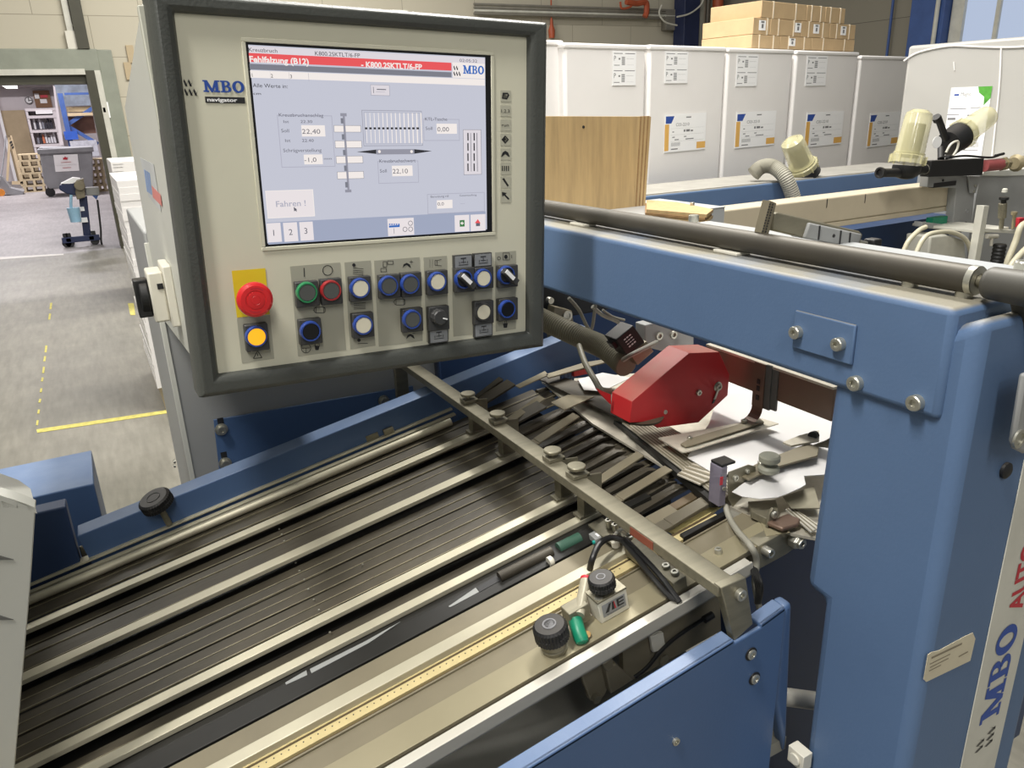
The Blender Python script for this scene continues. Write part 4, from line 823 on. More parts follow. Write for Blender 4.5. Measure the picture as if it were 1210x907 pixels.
# far side structure below the console
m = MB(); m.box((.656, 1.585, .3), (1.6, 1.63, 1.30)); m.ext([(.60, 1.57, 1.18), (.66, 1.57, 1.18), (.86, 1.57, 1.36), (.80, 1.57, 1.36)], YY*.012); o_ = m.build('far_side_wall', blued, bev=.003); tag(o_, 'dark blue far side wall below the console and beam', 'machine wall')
cab = thing('machine_cabinet', 'plain grey sheet cabinet behind the far frame beam', 'cabinet', (.5, 1.75, 0))
cx0 = AY(207, 470, 1.60).x
m = MB(); m.box((cx0, 1.60, 0), (.65, 2.1, 1.46)); m.build('body', grey_s, cab, bev=.004)
m = MB(); m.box((cx0-.002, 1.596, .05), (cx0+.008, 1.6, 1.44)); eg = m.build('edge_profile', white_s, cab, bev=.001)
for y in (544, 549): bolt(cab, AY(211, y, 1.6)-XX*.006, -XX, .004, .004)
m = MB(); pts = [AY(252, 495, 1.597), AY(487, 455, 1.597), AY(492, 500, 1.597), AY(261, 575, 1.597)]; m.ext(pts, -YY*.006); bp_ = m.build('blue_bracket', bluec, cab, bev=.001)
for x, y in ((261.5, 507), (266, 547), (453, 473)): 
    p = AY(x, y, 1.590); m = MB(); m.lathe(p, -YY, [(0, .013), (.002, .013), (.002, .009), (.012, .0085), (.012, .004), (.008, .004)], 20); m.build('bolt', zinc, bp_)
m = MB()
for x, y in ((261, 500), (265, 540)): p = AY(x, y, 1.5908); m.ob(p, XX*.006, YY*.0005, ZZ*.012)
m.build('slot', ink, bp_)

# ------------------------------------------------------------------ red guard
yg = .90
rg = thing('red_guard', 'red sheet metal guard with dusty faceted top, under the beam', 'guard', AY(790, 500, yg))
prof = [(744, 499.5), (746.5, 474), (814.6, 417), (850, 415.5), (862, 442), (860, 467), (825.5, 499), (777, 505.5), (770, 498)]
P = [AY(x, y, yg) for x, y in prof]
# depth from the dusty upper left edge
dy = .052
m = MB(); m.ext(P, YY*dy); m.build('shell', redm, rg, bev=.001)
m = MB(); m.ext([AY(x, y, yg+dy*.8) for x, y in ((704, 458), (712, 462), (722, 466), (722, 478), (710, 466))], YY*.003); m.build('lug', redm, rg)
bolt(rg, AY(825, 463.5, yg), -YY, .0052, .004); bolt(rg, AY(786, 486.5, yg), -YY, .0036, .002)
m = MB(); m.ob(AY(846, 466, yg)-YY*.001, (AY(850, 456, yg)-AY(842, 476, yg))*.5, YY*.0006, XX*.0022); sl = m.build('slot', ink, rg)
m = MB(); m.lathe(AY(848, 456.5, yg), -YY, [(0, .0085), (.0012, .0085), (.0012, .0055), (.005, .0055), (.005, .0028), (.002, .0025)], 18); m.ob(AY(845.5, 465, yg)-YY*.0022, (AY(848, 459, yg)-AY(843.4, 471, yg))*.5, YY*.0008, XX*.0024); m.build('lock_screw', zinc, rg)
m = MB(); m.lathe(AY(756, 499, yg)+Vector((.02, .02, .0)), -ZZ, [(0, .035), (.004, .033), (.008, .020)], 24); m.build('wheel', slatm, rg)

# ------------------------------------------------------------------ feed table with sheets, ribbed plates and holders
ZT = 1.13
def Z(px, py, z=ZT): return AZ(px, py, z)
def zpoly(name, pts, z, th, mt, lab=None, cat=None, parent=None, bev=0):
    m = MB(); m.ext([Z(x, y, z) for x, y in pts], -ZZ*th); o = m.build(name, mt, parent, bev=bev)
    if lab: tag(o, lab, cat)
    return o
ft = thing('feed_table', 'pale ribbed feed plates and dark slotted plate beneath the red guard', 'table', Z(800, 560, ZT-.02))
zpoly('table_plate', [(640, 450), (760, 440), (1010, 450), (990, 640), (935, 630), (862, 598), (700, 500)], ZT-.012, .004, perf_w, parent=ft)
def ribbed(pts, z, name='ribbed_plate', n=9, along=(0, 1), mt=perf_w):
    q = [Z(x, y, z) for x, y in pts]; m = MB(); m.ext(q, -ZZ*.002, 0)
    a, b2, c3, d3 = q[:4]
    for i in range(n):
        t = (i+.5)/n; p1 = a.lerp(b2, t); p2 = d3.lerp(c3, t); dx = (b2-a)*(.28/n); m.add([p1-dx+ZZ*.0006, p1+dx+ZZ*.0006, p2+dx+ZZ*.0006, p2-dx+ZZ*.0006], [(0, 1, 2, 3)], 1)
    return m.build(name, [mt, kh], ft, smooth=0)
ribbed([(735, 499), (757, 492), (872, 578), (852, 590)], ZT, n=7)
ribbed([(757, 492), (785, 500), (905, 570), (872, 578)], ZT-.001, n=6)
ribbed([(800, 560), (826, 542), (870, 552), (827, 572)], ZT+.004, n=6)
zpoly('dark_strip', [(725, 496), (735, 499), (852, 592), (840, 592)], ZT-.004, .01, slat2, parent=ft)
zpoly('slotted_plate', [(634, 446), (650, 440), (742, 470), (760, 490), (744, 500), (700, 478)], ZT+.004, .003, slatm, parent=ft)
zpoly('bent_leaf', [(651, 475), (671, 466), (702, 468), (667, 484)], ZT+.010, .002, kh, parent=ft)
zpoly('pale_leaf', [(609, 455), (644, 438), (648, 442.5), (614, 458)], ZT+.02, .002, kh, parent=ft)
zpoly('long_leaf', [(645, 442), (690, 428), (716, 424), (718, 427), (690, 434), (648, 446)], ZT+.02, .0025, kh, parent=ft)
for i, x in enumerate((664, 668, 672, 676)): 
    q = Z(x, 449-i*1.2, ZT); m = MB(); m.box((q.x-.003, q.y-.003, q.z-.05), (q.x+.003, q.y+.003, q.z+.012)); m.build('blue_spring_finger', bluec, ft)
m = MB(); q = Z(684, 438, ZT+.01); m.ob(q, XX*.02, YY*.012, ZZ*.006); m.build('red_block', redm, ft, bev=.001)
zpoly('delivered_sheet', [(683, 448), (712, 440), (745, 446), (712, 462), (690, 460)], ZT+.012, .001, paper, 'small white paper sheet behind the red guard', 'paper')
zpoly('folded_sheet', [(812, 540), (838, 500), (850, 462), (855, 425), (990, 445), (1010, 500), (975, 520), (905, 545), (850, 563)], ZT+.006, .0012, paper, 'large white paper sheet lying under the brown rail and beam', 'paper')
m = MB(); pts = [Z(x, y, ZT+.022+random.uniform(-.003, .003)) for x, y in ((865, 580.5), (874, 574), (891, 561), (905, 553), (935, 543), (962, 527), (985, 530), (980, 560), (950, 562), (952, 572), (946, 576), (930, 583), (919, 587), (899, 589), (877, 586))]
m.ext(pts, -ZZ*.001); o_ = m.build('torn_sheet', paper); tag(o_, 'torn white paper sheet under the pale round knob', 'paper')
# brown rail under the beam with hanger
xr = AZ(903, 497, ZT+.023).x
bh = thing('hanger_rail', 'brown reflecting steel rail behind the red guard, just below the blue beam', 'rail', AX(900, 450, xr))
a, b2 = AX(866, 420, xr), AX(975, 462, xr); zA = AX(910, 434, xr).z; zB = AX(930, 478, xr).z
m = MB(); yR0, yR1 = AX(985, 470, xr).y, AX(835, 420, xr).y; m.box((xr, yR0, zB), (xr+.012, yR1, zA)); m.build('rail', brn, bh, bev=.0008)
m = MB(); m.box((xr-.003, yR0, zA), (xr+.014, yR1, zA+.004)); m.build('rail_cap', perf_w, bh)
hk = thing('sheet_hanger', 'bent brown steel strap screwed down to a pale ribbed plate', 'bracket', Z(870, 520))
yH0, yH1 = AX(894, 440, xr).y, AX(907, 440, xr).y
m = MB(); m.box((xr-.006, yH1, ZT+.045), (xr-.0035, yH0, zA+.004)); 
for i in range(5):
    a0, a1 = math.radians(i*18), math.radians(i*18+18); R2 = .022; cx_, cz_ = xr-.0048-R2, ZT+.045
    m.add([(cx_+R2*math.cos(a0), yH1, cz_-R2*math.sin(a0)), (cx_+R2*math.cos(a1), yH1, cz_-R2*math.sin(a1)), (cx_+R2*math.cos(a1), yH0, cz_-R2*math.sin(a1)), (cx_+R2*math.cos(a0), yH0, cz_-R2*math.sin(a0))], [(0, 1, 2, 3)])
m.build('strap', brn, hk)
hz = ZT+.023
fo_ = [Z(x, y, hz) for x, y in ((804, 524), (816, 517), (872, 501), (896, 492), (903, 498), (880, 506), (820, 525), (810, 527))]
m = MB(); m.ext(fo_, -ZZ*.003); m.build('foot', kh, hk, bev=.0008)
bolt(hk, Z(815, 518, hz), ZZ, .0042, .004); bolt(hk, Z(879, 499, hz), ZZ, .0050, .005)
m = MB(); m.ext([Z(x, y, hz-.004) for x, y in ((778, 517), (870, 500), (900, 494), (920, 500), (812, 533), (806, 534))], -ZZ*.002); m.build('ribbed_foot_plate', perf_w, hk, smooth=0)
m = MB(); m.box((xr-.004, yH1-.012, zB-.02), (xr-.0, yH1-.0, zA+.004)); m.box((xr-.002, yH1-.024, zB-.018), (xr+.002, yH1-.012, zA)); m.build('dark_stop', tray, hk)
m = MB(); 
for z in (zB+.012, zB+.024, zB-.004): m.ob(Vector((xr-.0065, (yH0+yH1)/2, z)), XX*.0006, YY*.003, ZZ*.004)
m.build('slots', ink, hk)
# second holder with the pale knob
sh = thing('pressure_holder', 'steel holder arm with a pale grey round knob on the torn sheet', 'holder', Z(910, 560, ZT+.02))
m = MB(); m.ext([Z(x, y, ZT+.032) for x, y in ((872, 560), (898, 545), (955, 523), (968, 528), (966, 538), (915, 552), (885, 566))], -ZZ*.003); m.build('arm', kh, sh, bev=.0008)
m = MB(); m.ext([Z(x, y, ZT+.036) for x, y in ((925, 522), (945, 514), (968, 508), (968, 520), (935, 526))], -ZZ*.003); m.build('upper_plate', perf_w, sh)
m = MB(); kp = Z(908, 558, ZT+.032); m.lathe(kp, ZZ, [(0, .010), (.003, .0145), (.008, .0148), (.011, .012), (.012, .006), (.016, .006), (.017, .0125), (.019, .0145), (.025, .0145), (.027, .012)], 28); m.build('knob', mat('pale_grey_knob', (156, 156, 140), .5, 0, .1, 30), sh)
m = MB(); m.lathe(Z(963, 514, ZT+.036), Vector((-1, -.3, .2)), [(0, .007), (.010, .007)], 14); m.build('black_knob', blk, sh)
bolt(sh, Z(899, 548, ZT+.033), ZZ, .005, .004)
# photo sensor with violet housing and bracket
ps = thing('photo_sensor', 'violet clear photo sensor on a steel bracket with a grey cable', 'sensor', Z(855, 600, ZT-.01))
yS = Z(858, 590, ZT).y
m = MB(); a = AY(851, 595, yS); t2 = AY(848, 552, yS); m.box((a.x-.006, yS-.004, a.z-.002), (a.x+.006, yS+.018, t2.z)); m.build('housing', clr, ps, bev=.0015)
m = MB(); m.box((a.x-.005, yS-.004, t2.z), (a.x+.02, yS+.018, t2.z+.004)); m.build('black_top', blk, ps, bev=.001)
m = MB(); m.ext([AY(x, y, yS-.004) for x, y in ((861, 558), (885, 549), (893, 551), (893, 570), (866, 599), (861, 590))], YY*.002); br_ = m.build('bracket', stl, ps, bev=.0006)
bolt(br_, AY(868, 564, yS-.004), -YY, .0045, .004); bolt(br_, AY(882, 556, yS-.004), -YY, .0032, .004)
m = MB(); p = AY(852.5, 568, yS-.0045); m.ob(p, XX*.0025, YY*.0004, ZZ*.006, 0); m.lathe(AY(855, 577, yS-.004), -YY, [(0, .003), (.002, .003)], 10, 1); m.build('red_lamp', [lred, zinc], ps)
m = MB(); m.tube([AY(857, 597, yS), AY(862, 612, yS-.02), AY(872, 628, yS-.06), AY(887, 645, yS-.10), AY(894, 662, TP(897, 645).y-.012), AY(892, 690, TP(897, 645).y-.012), AY(900, 730, TP(897, 645).y)], .0042, 12); m.build('grey_cable', hose_g, ps)
m = MB(); m.ext([Z(x, y, ZT-.0) for x, y in ((884, 592), (917, 590), (922, 612), (905, 612), (888, 604))], -ZZ*.01); m.ext([Z(x, y, ZT+.005) for x, y in ((925, 586), (962, 574), (970, 600), (935, 600))], -ZZ*.002); m.build('sheet_deflector', stl, ft, bev=.0006)
ribbed([(928, 601), (936, 598), (970, 622), (958, 628)], ZT-.002, n=3, mt=alu)
zpoly('brown_finger', [(906, 616), (930, 606), (946, 612), (944, 618), (925, 624)], ZT+.0, .006, brn, parent=ft, bev=.002)

# bearings, solenoid, hoses in the recess beneath the beam
Yw = 1.56
bs_ = thing('bearing_housing', 'grey bearing blocks with ring bolts on the dark wall behind the hose', 'bearing', AY(668, 400, Yw))
m = MB(); m.ext([AY(x, y, 1.40) for x, y in ((656, 362), (676, 367), (680, 395), (676, 409), (656, 412), (652, 385))], YY*.03); m.build('block', kh, bs_, bev=.002)
for q_ in ((670, 373, 1.40, [(0, .012), (.004, .012), (.004, .007), (.001, .007)]), (660, 406, 1.40, [(0, .006), (.003, .006)]), (648, 354, 1.38, [(0, .007), (.012, .007)])): m = MB(); m.lathe(AY(q_[0], q_[1], q_[2]), -YY, q_[3], 16); m.build('ring_bolt', zinc, bs_)
b2_ = thing('pillow_block', 'grey pillow block with ring bolts beside the black solenoid', 'bearing', AY(778, 400, 1.15))
m = MB(); m.ext([AY(x, y, 1.12) for x, y in ((762, 384), (775, 381), (820, 398), (820, 424), (772, 412), (762, 404))], YY*.03); m.build('block', grey_s, b2_, bev=.002)
m = MB()
for x, y in ((778, 396.5), (795, 395)): m = MB(); m.lathe(AY(x, y, 1.12), -YY, [(0, .0078), (.005, .0078), (.005, .0045), (.001, .0045)], 20); m.build('ring_bolt', zinc, b2_)
so = thing('solenoid_valve', 'black square solenoid coil with printed white text on a steel body', 'solenoid', AY(740, 410, 1.05))
C0 = AY(738, 400, 1.05); d1 = (AY(746, 384, 1.05)-AY(727, 400, 1.05)).normalized(); d2 = (AY(739, 420, 1.05)-AY(722, 397, 1.05)).normalized(); nn = d1.cross(d2).normalized()
if nn.y > 0: nn = -nn
m = MB(); m.ob(C0, d1*.021, d2*.022, nn*.018); m.build('coil', blk, so, bev=.002)
m = MB(); m.ob(C0+d2*.036+d1*.004, d1*.020, d2*.014, nn*.018); m.build('steel_body', stl, so, bev=.001)
m = MB()
for i, (w, h) in enumerate(((.008, .0012), (.006, .0008), (.009, .0008), (.005, .0014))):
    for j in range(3): m.ob(C0+nn*.0182+d2*(-.011+i*.006)+d1*(-.007+j*.006), d1*.0022, d2*h, nn*.0002)
m.build('printed_text', label, so, smooth=0)
m = MB(); m.ob(C0-d2*.008-d1*.022, d1*.006, d2*.008, nn*.008); m.build('plug', blk, so, bev=.001)
m = MB(); m.tube([AY(630, 372, 1.30), AY(655, 384, 1.25), AY(690, 400, 1.18), AY(716, 412, 1.12), AY(740, 432, 1.05)], .0200, 16, ribs=1, sub=28); o_ = m.build('corrugated_hose', hose_d); tag(o_, 'thick ribbed grey hose running from the console to the red guard', 'hose')
m = MB(); m.tube([AY(684, 408, 1.15), AY(692, 430, 1.10), AY(703, 449, 1.05), AY(710, 460, 1.0), AY(722, 462, 1.0)], .0052, 10, ribs=1, sub=24); o_ = m.build('thin_ribbed_hose', hose_d); tag(o_, 'thin ribbed conduit hanging below the thick hose', 'hose')
wm = mat('light_grey_wire', (140, 138, 128), .5)
for (pts, r, lb) in ((((672, 352), (684, 366), (698, 390), (704, 356)), .0035, 'light grey wire looping down behind the thick hose'), (((700, 362), (712, 372), (730, 380), (734, 386)), .004, 'pale curved wire above the solenoid'), (((712, 366), (724, 374), (738, 378)), .0025, 'thin pale wire under the blue beam')):
    m = MB(); m.tube([AY(x, y, 1.2) for x, y in pts], r, 8); o_ = m.build('wire', wm); tag(o_, lb, 'wire')
m = MB(); m.tube([AY(736, 425, 1.02), AY(748, 418, 1.0), AY(768, 408, 1.03), AY(776, 404, 1.1)], .004, 8); o_ = m.build('solenoid_wire', wm); tag(o_, 'wire joining the solenoid and the pillow block', 'wire')
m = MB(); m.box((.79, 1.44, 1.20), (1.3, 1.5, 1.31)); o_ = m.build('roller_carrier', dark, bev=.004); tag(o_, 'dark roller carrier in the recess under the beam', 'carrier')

# ------------------------------------------------------------------ lower left: blue end box and pale hood
be = thing('blue_end_box', 'light blue topped machine box on the far left beside the knob', 'machine box', (-.3, 1.6, .7))
ztop = AY(111, 571, 1.62).z; A1 = AY(111, 571, 1.62); B1 = AZ(110, 531, ztop)
m = MB(); m.box((A1.x-.6, 1.62, 0), (A1.x, B1.y, ztop)); m.build('box', bluec, be, bev=.003)
hd = thing('pale_grey_hood', 'pale grey sheet hood with vent slits at the left edge', 'cover', AY(10, 800, .75))
yh = .80
m = MB(); m.ext([AY(x, y, yh) for x, y in ((-60, 590), (0, 585), (28, 594), (42, 600), (36, 690), (16, 925), (-60, 925))], YY*.02); m.build('front_sheet', hoodm, hd, bev=.001)
m = MB(); m.box((-.8, .83, 1.04), (-.21, 1.32, 1.90)); m.build('unseen_shade_block', hoodm, hd, bev=.01)  # unseen box added to cast shade on the left end of the slats
m = MB(); m.ext([AY(-60, 590, yh), AY(0, 585, yh), AY(28, 594, yh), AY(42, 600, yh), AY(36, 577, yh+.08), AY(22, 567, yh+.12), AY(0, 559, yh+.15), AY(-60, 556, yh+.15)], ZZ*-.006); m.build('top_sheet', hoodm, hd)
m = MB()
for ya, yb_ in ((652, 661), (722, 732)): m.ext([AY(-30, ya-4, yh-.001), AY(16, yb_, yh-.001), AY(-30, yb_+1, yh-.001)], YY*.001)
m.build('vent_slit', tray, hd, smooth=0)
# ------------------------------------------------------------------ hall: floor, walls
YW = 12.3
def wallp(px, py): return AY(px, py, YW)
cor = wallp(846, 60).x
jl = wallp(113, 200).x; jr = jl   # door opening right edge
djz = wallp(60, 84).z
m = MB(); m.box((-8, -3, -.1), (cor+.2, YW, 0)); struct(m.build('floor', floorm, smooth=0), 'dusty grey concrete hall floor')
m = MB(); m.box((-8, YW, -.1), (cor+.2, 36, -.001)); struct(m.build('floor_annex', floor2, smooth=0), 'smooth grey floor of the room beyond the doorway')
xd1 = wallp(100.5, 86).x
xd0 = -4.6
m = MB(); m.box((xd1, YW, 0), (cor+.2, YW+.3, 7)); m.box((xd0, YW, djz), (xd1, YW+.3, 7)); m.box((-8, YW, 0), (xd0, YW+.3, 7)); struct(m.build('wall_back', blockm, smooth=0), 'cream painted block wall with doorway')
m = MB(); m.box((cor, -3, 0), (cor+.3, YW+.3, 7)); wr_ = struct(m.build('wall_right', blockr, smooth=0), 'horizontal clad grey wall')
# door frame
fr = thing('door_1', 'grey green steel door frame with dark inner edge', None, (xd1, YW-.05, 0), kind='structure')
fw = wallp(129.5, 86).x-xd1-.05
m = MB(); m.box((xd1+.17, YW-.06, 0), (xd1+fw+.12, YW, wallp(120, 59).z)); m.box((xd0, YW-.08, djz-.02), (xd1+.19, YW, wallp(60, 58).z)); m.build('door_frame', doorf, fr, bev=.01)
m = MB(); m.box((xd1, YW-.1, .0), (xd1+.11, YW+.25, djz)); m.box((xd0, YW-.02, djz-.16), (xd1, YW+.2, djz)); m.build('dark_edge', dkgr, fr)
m = MB(); m.box((xd1+.11, YW-.09, .5), (xd1+.18, YW-.06, djz)); m.box((xd0, YW-.1, djz-.05), (xd1, YW-.02, djz+.02)); m.build('pale_edge', strip_m, fr)
p = wallp(123, 130); m = MB(); m.box((p.x-.06, YW-.085, p.z-.1), (p.x+.06, YW-.06, p.z+.1), 0); m.box((p.x-.015, YW-.09, p.z-.03), (p.x+.015, YW-.085, p.z+.03), 1); m.build('warning_notice', [label, ink], fr)
# downpipe over the door
dp = thing('trim_1', 'dark vertical rail on block wall above the doorway', None, wallp(96, 57), kind='structure')
p0_, p1_ = wallp(95, -60), wallp(101, 58); m = MB(); m.box((p1_.x-.09, YW-.1, p1_.z), (p1_.x+.05, YW, 7)); m.build('rail', dkgr, dp); m = MB(); m.box((p1_.x-.17, YW-.06, p1_.z), (p1_.x-.1, YW, 7)); m.build('pale_rail', strip_m, dp)
p = wallp(88, 49); m = MB(); m.box((p.x-.09, YW-.07, p.z-.12), (p.x+.08, YW, p.z+.12)); m.tube([p+Vector((-.05, -.04, .12)), p+Vector((0, -.04, .2)), p+Vector((.07, -.04, .12))], .012, 6); o_ = m.build('junction_box', whp, bev=.01); tag(o_, 'small pale junction box above the door frame', 'junction box')
for (x, y, lb) in ((154, 65, 'upper small brown wall plate beside the console'), (151.5, 85, 'lower small brown wall plate beside the console')):
    p = wallp(x, y); m = MB(); m.box((p.x-.04, YW-.03, p.z-.1), (p.x+.05, YW, p.z+.12)); o_ = m.build('wall_plate', tan, bev=.004); tag(o_, lb, 'wall plate')
# floor markings
ym = mat('worn_yellow_paint', (196, 186, 100), .7, 0, .2, 30)
def fl(pts, mt, nm, lb, cat='floor marking'):
    m = MB()
    for q in pts: m.ext([AZ(x, y, .002) for x, y in q], -ZZ*.0015)
    o = m.build(nm, mt, smooth=0); tag(o, lb, cat); return o
fl([((43, 507), (44, 511), (200, 487.5), (198, 484))], ym, 'yellow_floor_line', 'yellow painted line across the floor left of the white stack')
L_ = []
for i in range(13):
    y = 345+i*12.6; x = 62-.115*(y-345); h = random.uniform(4, 9)
    if random.random() < .85: L_.append(((x-1.2, y), (x+1.2, y), (x+.3, y+h), (x-2.2, y+h)))
fl(L_, ym, 'dashed_floor_line', 'worn dashed yellow line running to the doorway')
fl([((151, 358), (158, 358), (160, 372), (154, 372))], ym, 'yellow_floor_patch', 'worn yellow paint patch beside the white stack')
fl([((0, 303.5), (0, 306.5), (75, 301), (75, 299.5))], mat('pale_sill', (214, 210, 204), .5), 'door_sill', 'pale metal sill strip across the doorway', 'door sill')
# pipes and conduits at the wall corner
def wpipe(name, px0, px1, py, r, mt, lb, y=None, cat='pipe'):
    y = y or YW-.15; a, b_ = AY(px0, py, y), AY(px1, py, y); m = MB(); m.cyl((a.x, y, a.z), (b_.x, y, a.z), r, 10); o = m.build(name, mt); tag(o, lb, cat)
for i, (y_, mt, lb) in enumerate(((5, pipe_g, 'topmost grey conduit high on the block wall'), (9, pipe_g, 'second grey conduit high on the block wall'), (12.4, strip_m, 'pale third conduit on the block wall'), (16, pipe_g, 'lowest grey conduit on the block wall'))):
    wpipe('conduit', 560, 800, y_, .022, mt, lb, YW-.12-.0*i)
def vpipe(name, px, pyb, r, mt, lb, y=None, top=7, cat='pipe', par=None):
    y = y or YW-.2; a = AY(px, pyb, y); m = MB(); m.cyl((a.x, y, a.z), (a.x, y, top), r, 12); o = m.build(name, mt, par); 
    if not par: tag(o, lb, cat)
    return o
a = AY(811, 60, YW-.25); m = MB(); m.box((a.x-.2, YW-.4, 0), (a.x+.16, YW-.1, 7)); o_ = m.build('blue_column', navy, bev=.01); tag(o_, 'dark blue steel column in the corner behind the white stacks', 'column')
vpipe('grey_downpipe', 826, 60, .09, hose_g, 'thick grey downpipe right of the dark blue column', y=YW-.2)
for x, lb in ((834, 'thin grey conduit beside the thick downpipe'), (839, 'thin grey conduit left of the orange pipe')): vpipe('conduit', x, 60, .03, pipe_g, lb)
vpipe('orange_pipe', 845.5, 60, .10, org, 'orange painted fire pipe in the wall corner', y=YW-.35)
m = MB(); a, b_ = AY(652, 45, YW-.1), AY(652, 35, YW-.1); m.lathe(a, ZZ, [(0, .05), (.12, .06), (.2, .03), (.3, .02)], 12); m.cyl(a+ZZ*.3, Vector((a.x, a.y, 7)), .012, 6); o_ = m.build('hanging_plug', org); tag(o_, 'red plug hanging on a cable in front of the block wall', 'plug')
m = MB(); m.tube([AY(x, y, YW-.3) for x, y in ((740, 2), (752, 4), (763, 3), (764, 14), (762, 20))], .05, 8); m.tube([AY(x, y, YW-.3) for x, y in ((733, 2), (735, 10), (745, 8), (748, 2))], .02, 6); o_ = m.build('orange_branch_pipe', org); tag(o_, 'bent orange branch pipe at the top of the block wall', 'pipe')
a = AY(794, 24, YW-.1); m = MB(); m.box((a.x-.17, YW-.14, a.z-.17), (a.x+.17, YW, a.z+.17)); m.tube([AY(783, 17, YW-.12), AY(788, 24, YW-.12), AY(794, 26, YW-.12)], .02, 6); o_ = m.build('grey_switch_box', pipe_g, bev=.01); tag(o_, 'grey electrical box left of the dark blue column', 'junction box')
m = MB(); m.tube([AY(x, y, YW-.5) for x, y in ((800, 20), (815, 16), (828, 6), (832, -4))], .015, 6); m.tube([AY(x, y, YW-.5) for x, y in ((782, 6), (779, 16), (786, 26), (800, 30))], .015, 6); o_ = m.build('slack_cable', strip_m); tag(o_, 'slack pale cable by the dark blue column', 'cable')
# wall right fittings: blue column, conduit, window
XR = cor-.02
def wr(px, py, o=0): return AX(px, py, XR-o)
a = wr(1088, 20); b_ = wr(1128, 20); m = MB(); m.box((XR-.25, min(a.y, b_.y), 0), (XR, max(a.y, b_.y), 7)); o_ = m.build('blue_pillar', rackb, bev=.01); tag(o_, 'blue steel pillar left of the window at the top right', 'column')
m = MB(); p = wr(1104, 30, .3); m.cyl((XR-.28, p.y, 0), (XR-.28, p.y, 7), .03, 8); o_ = m.build('pillar_conduit', strip_m); tag(o_, 'pale conduit running up the blue pillar', 'pipe')
m = MB(); p = wr(1052, 30, .05); m.cyl((XR-.05, p.y, 0), (XR-.05, p.y, 7), .02, 8); o_ = m.build('wall_conduit', rackb); tag(o_, 'thin blue conduit on the clad wall behind the cartons', 'pipe')
m = MB(); p = wr(998, 10, .05); m.box((XR-.05, p.y-.06, 4.6-.6), (XR, p.y+.06, 7)); o_ = m.build('wall_batten', pipe_g); tag(o_, 'grey vertical batten on the clad wall above the cartons', 'batten')
wy1, wy0 = wr(1140, 40).y, wr(1262, 40).y; zb_w = wr(1140, 46).z-.4
wn = thing('window_1', 'bright daylight window at the top right corner', None, (XR, wy0, zb_w), kind='structure')
m = MB(); m.box((XR-.04, wy0, zb_w), (XR-.02, wy1, 6.5)); m.build('pane', glassw, wn, smooth=0)
m = MB(); m.box((XR-.1, wy1, zb_w-.1), (XR, wy1+.18, 6.6)); m.box((XR-.1, wy0-.1, zb_w-.1), (XR, wy1, zb_w)); yy = (wr(1182, 20).y); m.box((XR-.08, yy-.03, zb_w), (XR-.02, yy+.03, 6.5)); m.build('window_frame', strip_m, wn, bev=.005)

# ------------------------------------------------------------------ room beyond the doorway
YB = 31.
def bk(px, py, y=YB): return AY(px, py, y)
m = MB(); a = bk(-40, 200); m.box((-8, YB, 0), (5, YB+.2, bk(40, 101).z+.0)); struct(m.build('wall_annex', wallw, smooth=0), 'white plaster wall of the room beyond')
m = MB(); zc = bk(40, 101).z; m.box((-8, YB, zc), (5, YB+.2, 7)); m.box((-8, YW+.3, 5.2), (5, YB, 5.3)); struct(m.build('ceiling_annex', mat('mauve_grey_ceiling', (150, 142, 144), .8), smooth=0), 'grey ceiling zone of the room beyond')
m = MB(); m.box((4.6, YW+.3, 0), (4.8, YB, 5.3)); m.box((-8, YW+.3, 0), (-7.9, YB, 5.3)); struct(m.build('wall_annex_side', wallw, smooth=0), 'side walls of the room beyond')
for i, y in enumerate((93, 99)):
    a = bk(20, y, YB-.6); m = MB(); m.box((-8, YB-.7, a.z-.12), (bk(64, y).x, YB-.5, a.z+.12)); o_ = m.build('ceiling_beam', mat('brown_grey_beam', (104, 96, 96), .7) if i == 0 else MT['brown_grey_beam']); struct(o_, 'horizontal beam in the room beyond')
a, b_ = AY(-4, 90, 15), AY(14, 102, 18.5); m = MB(); d = (b_-a); s_v = d.cross(ZZ).normalized(); m.ob((a+b_)/2, d/2, s_v*.09, ZZ*.04); o_ = m.build('tube_lamp', lampe); tag(o_, 'lit fluorescent tube lamp in the room beyond the doorway', 'lamp')
p = bk(34, 118.5, YB-.02); r_c = (bk(38.5, 118)-bk(34, 118)).length
ck = thing('wall_clock', 'round white wall clock with black rim in the room beyond', 'clock', p)
m = MB(); m.lathe(p, -YY, [(0, r_c), (.06, r_c), (.06, r_c*.84), (.03, r_c*.84)], 24); m.build('rim', ink, ck); m = MB(); m.lathe(p, -YY, [(0, r_c*.84), (.035, r_c*.84)], 24, 0); m.ob(p-YY*.04+ZZ*.03, XX*.012, YY*.003, ZZ*.06, 1); m.ob(p-YY*.04+XX*.035, XX*.05, YY*.003, ZZ*.01, 1); m.build('dial', [label, ink], ck)
def fbox(nm, x0, y0, x1, y1, Y, dep, mt, lb, cat, par=None, bev=0, g=None):
    a = AY(x0, (y0+y1)/2, Y); b_ = AY(x1, (y0+y1)/2, Y); t = AY((x0+x1)/2, y0, Y); u = AY((x0+x1)/2, y1, Y)
    m = MB(); m.box((a.x, Y, u.z), (b_.x, Y+dep, t.z)); o = m.build(nm, mt, par, bev=bev)
    if lb: tag(o, lb, cat, g)
    return o
nb = fbox('notice_board', 40.5, 107, 60, 127, YB-.1, .06, mat('brown_cork', (140, 108, 82), .8), 'brown notice board with pinned notes in the room beyond', 'notice board')
m = MB()
